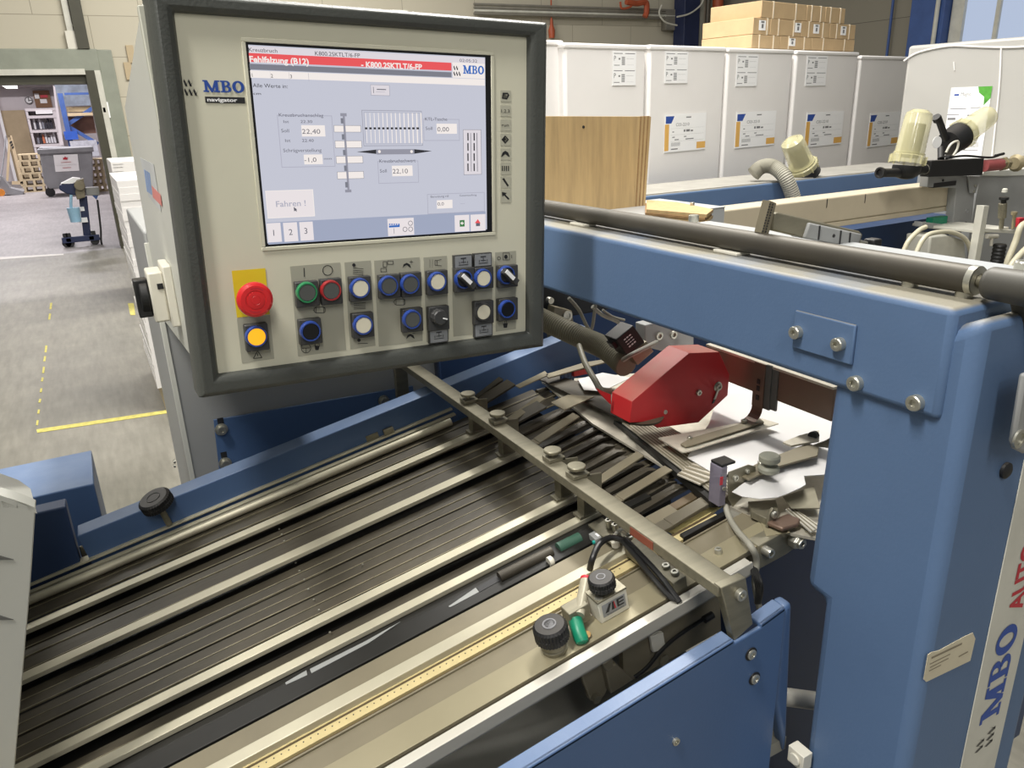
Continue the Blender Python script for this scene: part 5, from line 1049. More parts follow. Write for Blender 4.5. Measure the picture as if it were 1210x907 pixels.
for (x0, y0, x1, y1, k) in ((41.5, 110.5, 45.5, 116.5, 0), (48, 112, 56, 115.5, 1), (48, 117, 55, 122, 0)):
    a, b_ = bk(x0, y1, YB-.11), bk(x1, y0, YB-.11); m.box((a.x, YB-.12, a.z), (b_.x, YB-.105, b_.z), k)
m.build('notes', [label, lred], nb)
sw = fbox('wall_switch', 34.5, 133, 38, 136.5, YB-.05, .05, ink, 'small dark framed switch on the white wall beyond', 'switch')
bd = fbox('tan_door', 9.5, 140.5, 41, 224, YB-.15, .1, tan, 'tan sheet door leaf at the back of the room beyond', 'door')
bd.location.z = 0
# shelf cabinet with goods
YS_ = 29.
sh_ = thing('goods_cabinet', 'white open cabinet holding grey goods in the room beyond', 'cabinet', AY(53, 172, YS_))
a, b_ = AY(39.5, 172, YS_), AY(66, 128, YS_); zt_ = b_.z; zb0 = 0
m = MB(); m.box((a.x, YS_+.5, 0), (b_.x, YS_+.55, zt_)); m.box((a.x, YS_, 0), (a.x+.06, YS_+.5, zt_)); m.box((b_.x-.12, YS_, 0), (b_.x, YS_+.5, zt_))
for py in (128.5, 137, 154, 171): z = AY(53, py, YS_).z; m.box((a.x, YS_-.02, z-.06), (b_.x, YS_+.5, z+.02))
m.build('carcass', wallw, sh_)
fbox('drawer', 42, 130, 62, 134.4, YS_-.03, .1, label, None, None, sh_)
gds = [mat('grey_goods', (128, 130, 140), .6), mat('dark_goods', (52, 52, 62), .6), mat('white_goods', (212, 212, 216), .6), mat('orange_goods', (206, 120, 84), .6)]
for row, (pyb, n) in enumerate(((153, 7), (170, 7))):
    z = AY(53, pyb, YS_).z+.02
    for i in range(n):
        x = a.x+.12+i*(b_.x-a.x-.3)/n; h = random.uniform(.16, .36); m = MB(); w = (b_.x-a.x-.3)/n
        m.lathe((x+w/2, YS_+.2, z), ZZ, [(0, w*.42), (h*.7, w*.42), (h, w*.25)], 10)
        o_ = m.build('storage_can', gds[3] if (row, i) == (1, 2) else gds[random.choice((0, 0, 1, 1, 2))]); tag(o_, 'can or jar on the '+('upper' if row == 0 else 'lower')+' shelf of the white open cabinet', 'can', 'cans on the cabinet shelves')
# tall leaning white panel next to the cabinet
m = MB(); m.ext([AY(x, y, 28.2) for x, y in ((62.5, 100), (65, 103), (75, 170), (71, 172))], YY*.15); o_ = m.build('leaning_panel', wallw); tag(o_, 'tall white leaning panel between cabinet and blue rack', 'panel')
# blue pallet rack
YR = 26.
rk = thing('pallet_rack', 'blue pallet rack with diagonal braces beyond the doorway', 'rack', AY(80, 210, YR))
m = MB(); a = AY(75, 110, YR); b_ = AY(79, 165, YR); m.box((AY(77, 140, YR).x-.06, YR, 0), (AY(77, 140, YR).x+.07, YR+.12, a.z)); m.build('upright', rackb, rk)
for (p, q) in (((80, 147), (112, 126)), ((80, 149), (116, 170))):
    m = MB(); a, b_ = AY(*p, YR+.1), AY(*q, YR+.1); m.ob((a+b_)/2, (b_-a)/2, YY*.03, (b_-a).normalized().cross(YY)*.05); m.build('brace', rackb, rk)
m = MB(); a = AY(76, 110.5, YR); m.box((a.x, YR, a.z-.04), (a.x+1.5, YR+.06, a.z+.02)); m.build('top_rail', rackb, rk)
m = MB(); a = AY(79, 135, YR); m.box((a.x, YR+.02, a.z-.05), (a.x+1.5, YR+.9, a.z+.03)); m.build('shelf_beam', tan, rk)
fbox('plastic_sheet_wall', 65, 84, 112, 125, YB-1.2, .05, mat('hazy_daylight_sheet', (176, 190, 206), .3, 0, .35, 3), 'hazy pale blue plastic sheeting hanging behind the rack', 'plastic sheet')
fbox('wooden_crate', 79, 126, 112, 132, YR+.3, .6, wood, 'flat wooden crate on the upper rack shelf', 'crate')
fbox('rack_carton', 80, 137.5, 112, 158, YR+.3, .7, mat('brown_carton', (112, 82, 70), .8, 0, .15, 6), 'large brown carton on the blue rack', 'carton')
fbox('blue_bin', 76, 155, 92, 165, YR-.1, .5, mat('blue_bin_plastic', (44, 84, 170), .5), 'blue plastic bin at the foot of the rack', 'bin')
fbox('wire_crate', 84, 166, 116, 185, YR-.2, .5, mat('grey_white_crate', (178, 180, 188), .5, 0, .2, 12), 'pale wire crate below the blue rack', 'crate')
# grey wheeled container
Yc = AZ(85, 231, 0).y
cn = thing('waste_container', 'large grey wheeled plastic container with white printed label', 'container', AY(80, 231, Yc))
pts = [AY(x, y, Yc) for x, y in ((45.5, 174), (109, 174), (110.5, 222), (58, 223), (52, 216))]
m = MB(); m.ext(pts, YY*1.1); m.build('tub', greybin, cn, bev=.03)
m = MB(); a, b_ = AY(37, 173, Yc), AY(110.5, 176, Yc); m.box((a.x+.1, Yc-.08, b_.z-.06), (b_.x, Yc+1.2, b_.z+.06)); m.build('rim', greybin, cn, bev=.02)
m = MB(); m.ext([AY(x, y, Yc-.01) for x, y in ((63, 183), (91.6, 182), (93.8, 201.6), (65.6, 203))], -YY*.01, 0)
for (x0, y0, x1, y1, k) in ((66, 194, 90, 195.4, 1), (72, 191, 84, 192, 2), (74, 197.5, 84, 198.5, 2), (74.5, 186, 80, 187.4, 2)):
    a, b_ = AY(x0, y1, Yc-.03), AY(x1, y0, Yc-.03); m.box((a.x, Yc-.04, a.z), (b_.x, Yc-.03, b_.z), k)
m.add([AY(74, 188.5, Yc-.045), AY(77, 184.5, Yc-.045), AY(80, 188.5, Yc-.045)], [(0, 2, 1)], 2)
m.build('container_label', [label, ink, lred], cn, smooth=0)
for x in (60, 106): p = AY(x, 230, Yc); m = MB(); m.cyl((p.x, Yc+.05, .11), (p.x, Yc+.15, .11), .11, 16); m.cyl((p.x, Yc+.03, .11), (p.x, Yc+.05, .11), .05, 12); m.box((p.x-.04, Yc+.04, .12), (p.x+.04, Yc+.16, .3)); m.build('caster', ink, cn)
# pallets
def pallet_stack(px0, px1, pyb, n, lb, gname, Y=None, h=.165):
    Y = Y or AZ((px0+px1)/2, pyb, 0).y+1.4; x0, x1 = AY(px0, pyb, Y).x, AY(px1, pyb, Y).x
    pos = ['lowest', 'second', 'third', 'fourth', 'fifth', 'sixth', 'seventh']
    for i in range(n):
        z = i*h+.0; m = MB(); m.box((x0, Y, z+.138), (x1, Y+.8, z+.162)); m.box((x0, Y, z), (x1, Y+.8, z+.02))
        for xx in (x0+.02, (x0+x1)/2-.03, x1-.08):
            for yy in (Y, Y+.36, Y+.7): m.box((xx, yy, z+.02), (xx+.06, yy+.1, z+.138))
        jx = random.uniform(-.05, .05); 
        for v in m.v: v.x += jx
        o = m.build('wooden_pallet', wood, smooth=0); tag(o, pos[i]+' wooden pallet '+lb, 'pallet', gname)
pallet_stack(30, 57, 231, 6, 'of the stack left of the grey container', 'pallets left of the container')
pallet_stack(112, 130, 231, 5, 'of the stack right of the grey container', 'pallets right of the container')
# tan A-frame and pallet truck
Ya = AZ(20, 222, 0).y
m = MB(); m.ext([AY(x, y, Ya) for x, y in ((10, 160), (14, 160), (29, 220), (25, 220))], YY*.05); m.ext([AY(x, y, Ya) for x, y in ((10, 160), (13, 160), (10, 214), (7, 214))], YY*.05); m.ext([AY(x, y, Ya) for x, y in ((14, 214), (27, 214), (28, 218), (14, 218))], YY*.05); o_ = m.build('trestle', tan); tag(o_, 'tan A shaped trestle with black and white stripes, far left beyond the door', 'trestle')
m = MB(); 
for q in range(3): m.ext([AY(x, y, Ya-.01) for x, y in ((11+q*1.4, 168+q*3), (14+q*1, 166+q*3), (14.5+q*1, 168+q*3), (11.5+q*1.4, 170+q*3))], -YY*.005)
m.build('hazard_stripe', ink, o_)
Yt = AZ(10, 231, 0).y
pt = thing('pallet_truck', 'pallet truck with orange wheel at the far left edge', 'pallet truck', AY(5, 231, Yt))
m = MB(); m.ext([AY(x, y, Yt) for x, y in ((-4, 207), (2, 209), (12, 222), (28, 226), (27, 230), (8, 230), (-4, 216))], YY*.5); m.build('body', greybin, pt)
m = MB(); p = AY(1.5, 228, Yt); m.cyl((p.x, Yt-.05, .09), (p.x, Yt+.05, .09), .09, 14); m.build('wheel', mat('orange_wheel', (222, 140, 50), .5), pt)
m = MB(); m.tube([AY(0, 214, Yt), AY(4, 190, Yt+.1), AY(7, 160, Yt+.2)], .02, 6); m.build('handle', greybin, pt)
fbox('pale_door_post', 5.4, 110, 9, 222, YB-.4, .1, label, 'narrow white post beside the tan door', 'post')

# navy work stand with equipment
Yk = AZ(97, 291, 0).y
ws = thing('navy_work_stand', 'dark navy wheeled machine stand with small head standing in the doorway', 'machine stand', AY(97, 291, Yk))
def K_(x, y, o=0): return AY(x, y, Yk+o)
m = MB(); a, b_ = K_(74, 288), K_(118, 281); m.box((a.x, Yk, b_.z-.03), (b_.x, Yk+.08, b_.z+.05)); m.box((a.x+.05, Yk, b_.z-.02), (a.x+.12, Yk+.5, b_.z+.04)); m.box((b_.x-.14, Yk, b_.z-.02), (b_.x-.07, Yk+.5, b_.z+.04)); m.build('base', navy, ws, bev=.005)
m = MB(); m.ext([K_(x, y, .1) for x, y in ((93, 232), (103, 232), (108, 281), (99, 281))], YY*.12); m.build('column', navy, ws, bev=.01)
m = MB(); m.ext([K_(x, y) for x, y in ((70, 219), (88, 214), (92, 216), (93, 231), (79, 229), (70, 224))], YY*.25); m.build('head', navy, ws, bev=.015)
m = MB(); m.ext([K_(x, y, .0) for x, y in ((72, 217), (86, 210), (95, 211), (92, 216), (88, 217))], YY*.25); m.build('white_tray', label, ws)
m = MB(); m.ext([K_(x, y, -.05) for x, y in ((90, 213), (99, 211), (101, 233), (91, 236), (89, 228))], YY*.2); m.lathe(K_(94, 219, -.05), -YY, [(0, .07), (.05, .07), (.05, .04)], 14); m.build('motor', kh, ws, bev=.01)
m = MB(); m.ext([K_(x, y, .05) for x, y in ((101, 222), (117, 221), (118, 231), (102, 231))], YY*.2); m.build('grey_box', grey_s, ws, bev=.01); m = MB(); m.ext([K_(x, y, .04) for x, y in ((109, 231), (116, 231), (114, 236))], YY*.1); m.build('blue_plug', rackb, ws)
m = MB(); m.lathe(K_(90, 262), Vector((0, 0, 1)), [(0, .07), (.2, .085)], 14); m.tube([K_(84, 230), K_(84, 245), K_(87, 255)], .02, 6); m.build('blue_roll', mat('pale_blue_roll', (150, 190, 214), .5), ws)
m = MB(); m.box((K_(95, 248).x, Yk+.08, K_(95, 250).z), (K_(100, 248).x, Yk+.1, K_(95, 245).z)); m.box((K_(93, 262).x, Yk+.05, K_(95, 263.5).z), (K_(104, 262).x, Yk+.1, K_(95, 258).z)); m.build('labels', label, ws)
m = MB(); m.tube([K_(115, 236), K_(117, 252), K_(119, 270), K_(121, 290), K_(134, 294)], .014, 6); m.build('power_cable', ink, ws)
for x in (79, 83, 113): p = K_(x, 288); m = MB(); m.cyl((p.x, Yk+.02, .06), (p.x, Yk+.1, .06), .06, 12); m.box((p.x-.03, Yk+.03, .06), (p.x+.03, Yk+.08, .2)); m.build('caster', ink, ws)

# ------------------------------------------------------------------ white wrapped paper stacks
sdir = c2w(nrm((1145, -363, 908))); sdir.z = 0; sdir.normalize(); sn = Vector((-sdir.y, sdir.x, 0))   # along the row, and away
SP = EYE+ray(905, 140)*5.6
def SPt(px, py, o=0): return AP(px, py, SP-sn*o, sn)
def delivery_label(par, x0, y0, x1, y1, kind):
    m = MB(); A_ = SPt(x0, y1, .004); U_ = sdir*((SPt(x1, y1, .004)-A_).dot(sdir)); V_ = ZZ*(SPt(x0, y0, .004).z-A_.z); n = -sn
    def r(u0, v0, u1, v1, k, o=.0012): m.add([A_+U_*u0+V_*v0+n*o, A_+U_*u1+V_*v0+n*o, A_+U_*u1+V_*v1+n*o, A_+U_*u0+V_*v1+n*o], [(0, 1, 2, 3)], k)
    m.ob(A_+U_/2+V_/2, U_/2, V_/2, n*.001, 0)
    if kind == 'big':
        r(.02, .76, .22, .95, 1); m.add([A_+U_*.22+V_*.95+n*.0013, A_+U_*.15+V_*.76+n*.0013, A_+U_*.22+V_*.76+n*.0013][::1], [(0, 1, 2)], 0); r(.0, .04, .10, .74, 2); r(.78, .04, 1, .22, 2)
        m.text('C03-2210', A_+U_*.26+V_*.68+n*.001, A_+U_*.58+V_*.68+n*.001, V_*.08, 3, nrm_=n); r(.50, .89, .62, .92, 3)
        r(.45, .52, .49, .58, 3); r(.51, .52, .60, .58, 3); r(.62, .52, .68, .56, 3)
        for j, (u0, v0, u1) in enumerate(((.18, .52, .22), (.18, .38, .24), (.46, .38, .52), (.24, .31, .34), (.5, .31, .7))): r(u0, v0, u1, v0+.025, 3)
        for j in range(11): r(.16+j*.02, .15, .168+j*.02, .25, 3)
        r(.16, .06, .32, .09, 3); r(.14, .62, .95, .622, 4); r(.14, .45, .95, .453, 4); r(.14, .28, .95, .283, 4)
    else:
        for q in (0, .5):
            r(.05, q+.42, .42, q+.44, 3); r(.52, q+.42, .95, q+.44, 3); m.text('P', A_+U_*.06+V_*(q+.22)+n*.001, A_+U_*.17+V_*(q+.22)+n*.001, V_*.14, 3, nrm_=n)
            for j in range(5): r(.38, q+.10+j*.05, .52, q+.10+j*.05+.03, 3)
            r(.25, q+.25, .32, q+.3, 4); r(.58, q+.28, .9, q+.285, 4); r(.06, q+.08, .3, q+.1, 4); r(.6, q+.1, .9, q+.103, 4)
    m.build('delivery_label', [label, lblue, lorg, inkg, inkg], par, smooth=0)
def wstack(xl, xr_, yt, depth, lb, dz=0, labels=(), mt=wrap, off=0, ymid=150):
    a = SPt(xl, yt, off); b_ = SPt(xr_, yt, off); zt_ = a.z; w = (b_-a).dot(sdir); a = Vector((a.x, a.y, 0))
    t = thing('wrapped_paper_stack', lb, 'paper stack', a+sdir*w/2+sn*depth/2, 'white wrapped paper stacks')
    h = (zt_-.14); m = MB(); nx, nz = 10, 16
    # softly creased shell
    m.ob(a+sdir*w/2+sn*depth/2+ZZ*(.14+h/2), sdir*w/2, sn*depth/2, ZZ*h/2)
    m.build('wrapped_block', mt, t, bev=.018, seg=3)
    m = MB(); m.ob(a+sdir*w/2+sn*depth/2+ZZ*(zt_-.012), sdir*(w/2+.006), sn*(depth/2+.006), ZZ*.016); m.build('top_fold', mt, t, bev=.01)
    m = MB(); m.ob(a+sdir*w/2+sn*depth/2+ZZ*.13, sdir*w/2, sn*depth/2, ZZ*.012)
    for q in (.08, .5, .92): m.ob(a+sdir*w*q+sn*depth/2+ZZ*.06, sdir*.05, sn*depth/2, ZZ*.06)
    m.build('pallet', wood, t)
    for (x0, y0, x1, y1, kd) in labels: delivery_label(t, x0, y0, x1, y1, kd)
    return t
wstack(667, 763.5, 51, .8, 'white wrapped paper stack behind the plywood boards, with two small notes', labels=((723.5, 60, 751, 101, 's'),))
wstack(768, 858, 53.5, .8, 'second white paper stack, its orange edged label just right of the plywood', labels=((785, 60.5, 812, 98.5, 's'), (784.5, 135.5, 832.5, 180.5, 'big')))
wstack(861, 938, 57, .8, 'third white paper stack, directly below the left cartons', labels=((869, 64, 894, 102, 's'), (868, 133, 914, 175.5, 'big')))
wstack(942, 1015, 60, .8, 'fourth white paper stack, below the right cartons behind the filter', labels=((951, 65.5, 975, 101.5, 's'), (950, 133.5, 993, 174.5, 'big')))
wstack(1018, 1100, 66, .8, 'fifth white paper stack, partly hidden by the big shade-greyed stack', labels=((1024, 134.5, 1059, 174.5, 'big'),))
wstack(590, 664.5, 46, .9, 'narrow white paper stack right beside the console frame', off=-.05)
# near stack on the right, its shade put into a greyer wrap
SPn = EYE+ray(1130, 130)*5.15; 
_r = ray(1139, 130); _r.z = 0; _r.normalize(); _p = Vector((_r.y, -_r.x, 0)); gd = (_p*math.cos(math.radians(20))-_r*math.sin(math.radians(20))).normalized(); gn = Vector((-gd.y, gd.x, 0))
def GP(px, py, o=0): return AP(px, py, SPn-gn*o, gn)
g0 = GP(1064, 130); g0x = (g0-SPn).dot(gd); ztg = GP(1100, 52).z
gs = thing('large_paper_stack', 'big shade-greyed wrapped paper stack at the right edge behind the filters', 'paper stack', SPn+gd*.3-ZZ*SPn.z)
B0 = SPn+gd*g0x; B0.z = 0; w = 1.15
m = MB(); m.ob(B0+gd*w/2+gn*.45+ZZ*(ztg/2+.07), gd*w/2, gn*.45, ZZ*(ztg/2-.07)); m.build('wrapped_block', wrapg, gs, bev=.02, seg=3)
m = MB(); m.ob(B0+gd*w/2+gn*.45+ZZ*.06, gd*w/2, gn*.45, ZZ*.06); m.build('pallet', wood, gs)
m = MB(); m.tube([GP(x, y, .006) for x, y in ((1068, 72), (1085, 62), (1120, 54.5), (1150, 55), (1182, 56), (1210, 55), (1240, 50))], .006, 6); m.tube([GP(x, y, .006) for x, y in ((1183, 57), (1181, 100), (1176, 150), (1172, 186))], .006, 6); m.tube([GP(x, y, .004) for x, y in ((1127, 73), (1127.5, 79), (1128, 83))], .004, 5); m.build('wrap_crease', wrap, gs)
A_ = GP(1112, 187, .004); U_ = gd*((GP(1159, 187, .004)-A_).dot(gd)); V_ = ZZ*(GP(1115, 104, .004).z-A_.z)
m = MB(); m.ob(A_+U_/2+V_/2, U_/2, V_/2, gn*.001, 0)
def r2(u0, v0, u1, v1, k, o=.0016): m.add([A_+U_*u0+V_*v0-gn*o, A_+U_*u1+V_*v0-gn*o, A_+U_*u1+V_*v1-gn*o, A_+U_*u0+V_*v1-gn*o], [(0, 1, 2, 3)], k)
m.add([A_+U_*u+V_*v-gn*.0016 for u, v in ((.66, 1), (1, 1), (1, .84), (.86, .74), (.84, .86), (.70, .92))], [(0, 5, 4, 3, 2, 1)], 1)
m.text('Magno', A_+U_*.27+V_*.88-gn*.001, A_+U_*.52+V_*.88-gn*.001, V_*.05, 3, nrm_=-gn); r2(.10, .885, .22, .91, 2)
for (u0, v0, u1, v1) in ((.05, .70, .45, .71), (.55, .71, .8, .72), (0, .62, .3, .63), (.02, .55, .22, .58), (.5, .6, .7, .62), (.5, .12, .9, .13)): r2(u0, v0, u1, v1, 3)
for j in range(12): r2(.6+j*.025, .16, .61+j*.025, .24, 3)
m.build('delivery_label', [label, lgrn, lblue, inkg], gs, smooth=0)
# stacks left of the console
Yl = AZ(188, 486, 0).y
ls = thing('split_paper_stack', 'white paper stack on two pallets left of the console', 'paper stack', AY(190, 480, Yl))
x0 = AY(137, 215, Yl).x; x0 = AY(139, 222, Yl).x
zT = AY(140, 214, Yl).z; zM = AY(170, 336, Yl).z; zM2 = AY(170, 363, Yl).z; zB2 = AY(186, 459, Yl).z
m = MB()
n = 16
for i in range(n):
    z0_ = zM+(zT-zM)*i/n; z1_ = zM+(zT-zM)*(i+1)/n; j = random.uniform(-.004, .004); m.box((x0+j, Yl+random.uniform(0, .004), z0_), (x0+.9, Yl+.9, z1_))
m.build('upper_block', wrap, ls, smooth=0)
m = MB()
for i in range(10):
    z0_ = zB2+(zM2-zB2)*i/10; z1_ = zB2+(zM2-zB2)*(i+1)/10; m.box((x0+random.uniform(-.004, .004), Yl, z0_), (x0+.9, Yl+.9, z1_))
m.build('lower_block', wrap, ls, smooth=0)
m = MB(); m.box((x0+.03, Yl-.01, zM-.025), (x0+.9, Yl+.9, zM)); m.box((x0+.03, Yl-.01, zM2), (x0+.9, Yl+.9, zM2+.015))
for q in (.03, .4, .78): m.box((x0+q, Yl-.01, zM2), (x0+q+.12, Yl+.9, zM))
m.build('upper_pallet', wood, ls, smooth=0)
m = MB(); m.box((x0+.02, Yl-.01, zB2-.03), (x0+.9, Yl+.9, zB2)); m.box((x0+.02, Yl-.01, 0), (x0+.9, Yl+.9, .02))
for q in (.02, .4, .78): m.box((x0+q, Yl-.01, .02), (x0+q+.12, Yl+.9, zB2-.03))
m.build('lower_pallet', wood, ls, smooth=0)
Yl2 = 8.2; xx = AY(133, 205, Yl2).x; zz = AY(135, 190.5, Yl2).z
m = MB(); m.box((xx, Yl2, .12), (xx+.9, Yl2+.9, zz)); o_ = m.build('rear_paper_stack', wrap, bev=.01); tag(o_, 'farther white paper stack with printed sheet beside the door frame', 'paper stack')
m = MB(); m.box((xx+.02, Yl2, 0), (xx+.9, Yl2+.9, .12)); m.build('pallet', wood, o_)
m = MB()
for y in (193.5, 197, 202, 206): a, b_ = AY(133.5, y+.8, Yl2-.005), AY(145.5, y, Yl2-.005); m.box((a.x, Yl2-.006, a.z), (b_.x, Yl2-.001, b_.z))
m.build('printed_lines', inkg, o_)
# ------------------------------------------------------------------ cartons on the row of stacks
SPc = SP+sn*.15
CPn = SPc
ctop = SPt(900, 60).z+.004
def CP(px, py, o=0): return AP(px, py, CPn-sn*o, sn)
z3 = CP(900, 55).z; z2 = CP(900, 42.8).z; z1 = CP(900, 22.5).z; z0 = CP(920, 2).z
rows = [(z3-.14, z3-.002+(.0), [(889, 922.5), (923, 960), (960.5, 1011)]), (z3, z2+(z1-z2)-.002, [(889.5, 909.5), (910, 946), (946.5, 980), (980.5, 1010.5)]), (z1, z0, [(898, 951), (951.5, 973), (973.5, 996.5)])]
z_a = SPt(900, 57.0).z+.016; zr = [z_a, CP(930, 42.4).z, CP(930, 23).z, CP(930, 3).z]
names = [['bottom row carton at the left end', 'bottom row carton in the middle with a white tag', 'bottom row carton at the right end'], ['middle row carton at the left end', 'long middle row carton, second from the left', 'middle row carton, third from the left', 'middle row carton at the right end'], ['long top carton at the left', 'small top carton in the middle', 'small top carton at the right']]
for ri in range(3):
    for ci, (xa, xb) in enumerate(rows[ri][2]):
        a = CP(xa, 40); b_ = CP(xb, 40); w = (b_-a).dot(sdir); a = Vector((a.x, a.y, zr[ri])); h = zr[ri+1]-zr[ri]-.002
        t = thing('carton', 'brown '+names[ri][ci]+' on the white stacks', 'carton', a+sdir*w/2, 'cartons on the white stacks')
        m = MB(); m.ob(a+sdir*w/2+sn*.22+ZZ*h/2, sdir*(w/2-.001), sn*.22, ZZ*h/2); m.build('box', card, t, bev=.004)
        for q in ((.25, .75) if w > .25 else (.82,)): m = MB(); m.ob(a+sdir*w*q+sn*.22+ZZ*h/2, sdir*.006, sn*.2225, ZZ*(h/2+.002)); m.build('strap', strapm, t)
        if (ri == 1) or (ri == 0 and ci == 1):
            m = MB(); q = .5 if ri == 1 and ci != 1 else (.88 if ri == 1 else .35); c = a+sdir*w*q+ZZ*h*.55-sn*.004; m.ob(c, sdir*.042, sn*.001, ZZ*h*.3, 0); m.ob(c-sn*.002-ZZ*h*.05, sdir*.012, sn*.0005, ZZ*h*.12, 1); m.ob(c-sn*.002+ZZ*h*.2, sdir*.02, sn*.0005, ZZ*.006, 1); m.build('tag', [label, inkg], t)

# ------------------------------------------------------------------ plywood boards
YP = 2.55
pb_ = thing('plywood_pad', 'thick plywood sheets standing upright on the machine, layered edge to the right', 'plywood', AY(700, 250, YP))
for i in range(1):
    P_ = [AY(x, y, YP) for x, y in ((600, 137), (754, 137.5), (748, 250), (600, 246))]
    m = MB(); m.ext(P_, YY*.02); m.build('front_sheet', ply, pb_, bev=.001)
ed0, ed1 = AY(754, 137.5, YP), AY(748, 250, YP)
m = MB(); dw_ = (AY(769, 139, YP+.0)-ed0).x
for i in range(7):
    t0_, t1_ = i/7+(.03 if i % 2 else 0), (i+1)/7+(0 if i % 2 else .03)
    x0_, x1_ = dw_*t0_, dw_*t1_
    tp_ = .0 if i < 6 else -.004
    m.ext([ed0+XX*(x0_), ed0+XX*x1_+ZZ*tp_, ed1+XX*x1_*.95, ed1+XX*(x0_*.95)], YY*(.018+.002*(i % 2)), i % 2)
m.build('layered_edge', [ply, plyd], pb_, bev=.0006)
m = MB()
for q in range(5): p = AY(656+q*20, 247.5+q*1.4, YP); m.box((p.x-.012, YP-.001, p.z-.012), (p.x+.006, YP, p.z+.006))
m.build('slot', plyd, pb_, smooth=0)
m = MB(); m.lathe(AY(689.5, 150, YP)-YY*.0, -YY, [(0, .006), (.002, .005)], 10); m.build('knot', ink, pb_)
zpb = AY(700, 250.5, YP).z
bd2 = thing('infeed_machine_body', 'white machine body carrying the plywood, behind the dark roller', 'machine body', (AY(700, 250, YP).x, 2.6, 0))
m = MB(); m.box((AY(600, 250, YP).x, 2.30, 0), (AY(806, 256, YP).x, 2.70, zpb)); m.build('body', MT['white_enamel'], bd2, bev=.003)
m = MB(); m.box((AY(600, 250, YP).x, 2.298, zpb), (AY(806, 256, YP).x, 2.70, zpb+.003)); m.build('top_sheet', MT['white_enamel'], bd2)
# lying plywood on the machine
YQ = 2.25
m = MB(); zq = zpb+.036
A4 = [AZ(x, y, zq) for x, y in ((764, 236), (800, 238.5), (843, 247), (835, 253), (764, 247))]
m.ext(A4, -ZZ*.012, 0); m.ext([p-ZZ*.012+Vector((-.004, .003, 0)) for p in A4], -ZZ*.010, 1); m.ext([p-ZZ*.022 for p in A4], -ZZ*.010, 0); o_ = m.build('plywood_offcut', [ply, plyd], bev=.001); tag(o_, 'small layered plywood offcut lying flat behind the roller', 'plywood')
for x, y, nm in ((818, 239.5, 'far'), (819.5, 259, 'near')):
    m = MB(); p = AZ(x, y+3, zt+.004 if nm == 'near' else zq+.0); m.lathe(p, ZZ, [(0, .008), (.010, .008), (.011, .007)], 16); o_ = m.build('cap_screw', zinc); tag(o_, 'pale cap screw beside the plywood offcut, the '+nm+' one', 'screw')

# ------------------------------------------------------------------ machine parts behind the frame
YBm = 3.4
lb_ = thing('long_blue_beam', 'long blue beam with pale top behind the beige beam', 'beam', AY(900, 240, YBm))
a = AY(766, 224, YBm); zt1 = AY(900, 217, YBm).z; zb1 = AY(900, 236, YBm).z
m = MB(); m.box((AY(700, 230, YBm).x, YBm, zb1-.06), (AY(1105, 210, YBm).x, AZ(900, 205.5, zt1).y, zt1)); m.build('beam', blue, lb_, bev=.012, seg=3)
m = MB(); zt1b = zt1; m.box((AY(700, 230, YBm).x, YBm+.012, zt1), (AY(1105, 210, YBm).x, AZ(900, 205.5, zt1).y-.01, zt1+.004)); m.build('top_strip', mat('dusty_grey_top', (158, 155, 147), .6), lb_)
YE = 2.75
bb = thing('beige_beam', 'long beige enamelled box beam with two dark notches', 'beam', AY(960, 250, YE))
zt2 = AY(1000, 231, YE).z; zb2_ = AY(1000, 266.5, YE).z
m = MB(); m.box((AY(820, 240, YE).x, YE, zb2_+.028), (AY(1133, 225, YE).x, YE+.14, zt2)); m.build('upper_web', beige, bb, bev=.008, seg=3)
m = MB(); m.box((AY(820, 240, YE).x, YE+.002, zb2_), (AY(1130, 225, YE).x, YE+.14, zb2_+.027)); m.build('lower_web', beige, bb, bev=.003)
m = MB()
for x in (977, 1021.5): p = AY(x, 241, YE); m.box((p.x-.0025, YE-.0012, zt2-.05), (p.x+.0025, YE, zt2-.004))
m.build('notch', ink, bb, smooth=0)
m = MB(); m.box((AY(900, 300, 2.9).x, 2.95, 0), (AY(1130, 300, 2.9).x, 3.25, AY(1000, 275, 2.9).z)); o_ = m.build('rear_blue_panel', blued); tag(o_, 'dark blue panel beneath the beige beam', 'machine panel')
# grey hose and left filter bowl
m = MB(); m.tube([AY(x, y, yy_) for x, y, yy_ in ((890, 206, 3.5), (900, 197, 3.48), (914, 197, 3.42), (928, 210, 3.33), (938, 236, 3.3), (942, 262, 3.28))], .041, 14, ribs=1, sub=24); o_ = m.build('bent_grey_hose', hose_g); tag(o_, 'thick grey corrugated hose bending over the long blue beam', 'hose')
def filt_bowl(nm, lb, base, axis, r, L, cage=True, par=None):
    t = thing(nm, lb, 'filter', base)
    ax = Vector(axis).normalized()
    m = MB(); m.lathe(base, ax, [(0, r*1.18), (L*.14, r*1.2), (L*.16, r*1.06), (L*.2, r*1.06)], 28)
    for i in range(10):
        a = 2*math.pi*i/10; u = ax.orthogonal().normalized(); w_ = ax.cross(u); d = u*math.cos(a)+w_*math.sin(a); m.ob(base+ax*L*.07+d*r*1.2, d*r*.05, ax.cross(d)*r*.05, ax*L*.08)
    m.build('ribbed_collar', bowl, t)
    m = MB(); m.lathe(base+ax*L*.19, ax, [(0, r), (L*.66, r*.92), (L*.75, r*.86), (L*.80, r*.6), (L*.81, r*.55), (L*.78, r*.45)], 28); m.build('clear_bowl', bowl, t)
    if cage: m = MB(); m.lathe(base+ax*L*.12, ax, [(0, r*.66), (L*.62, r*.62)], 20); m.build('filter_insert', filt, t)
    return t
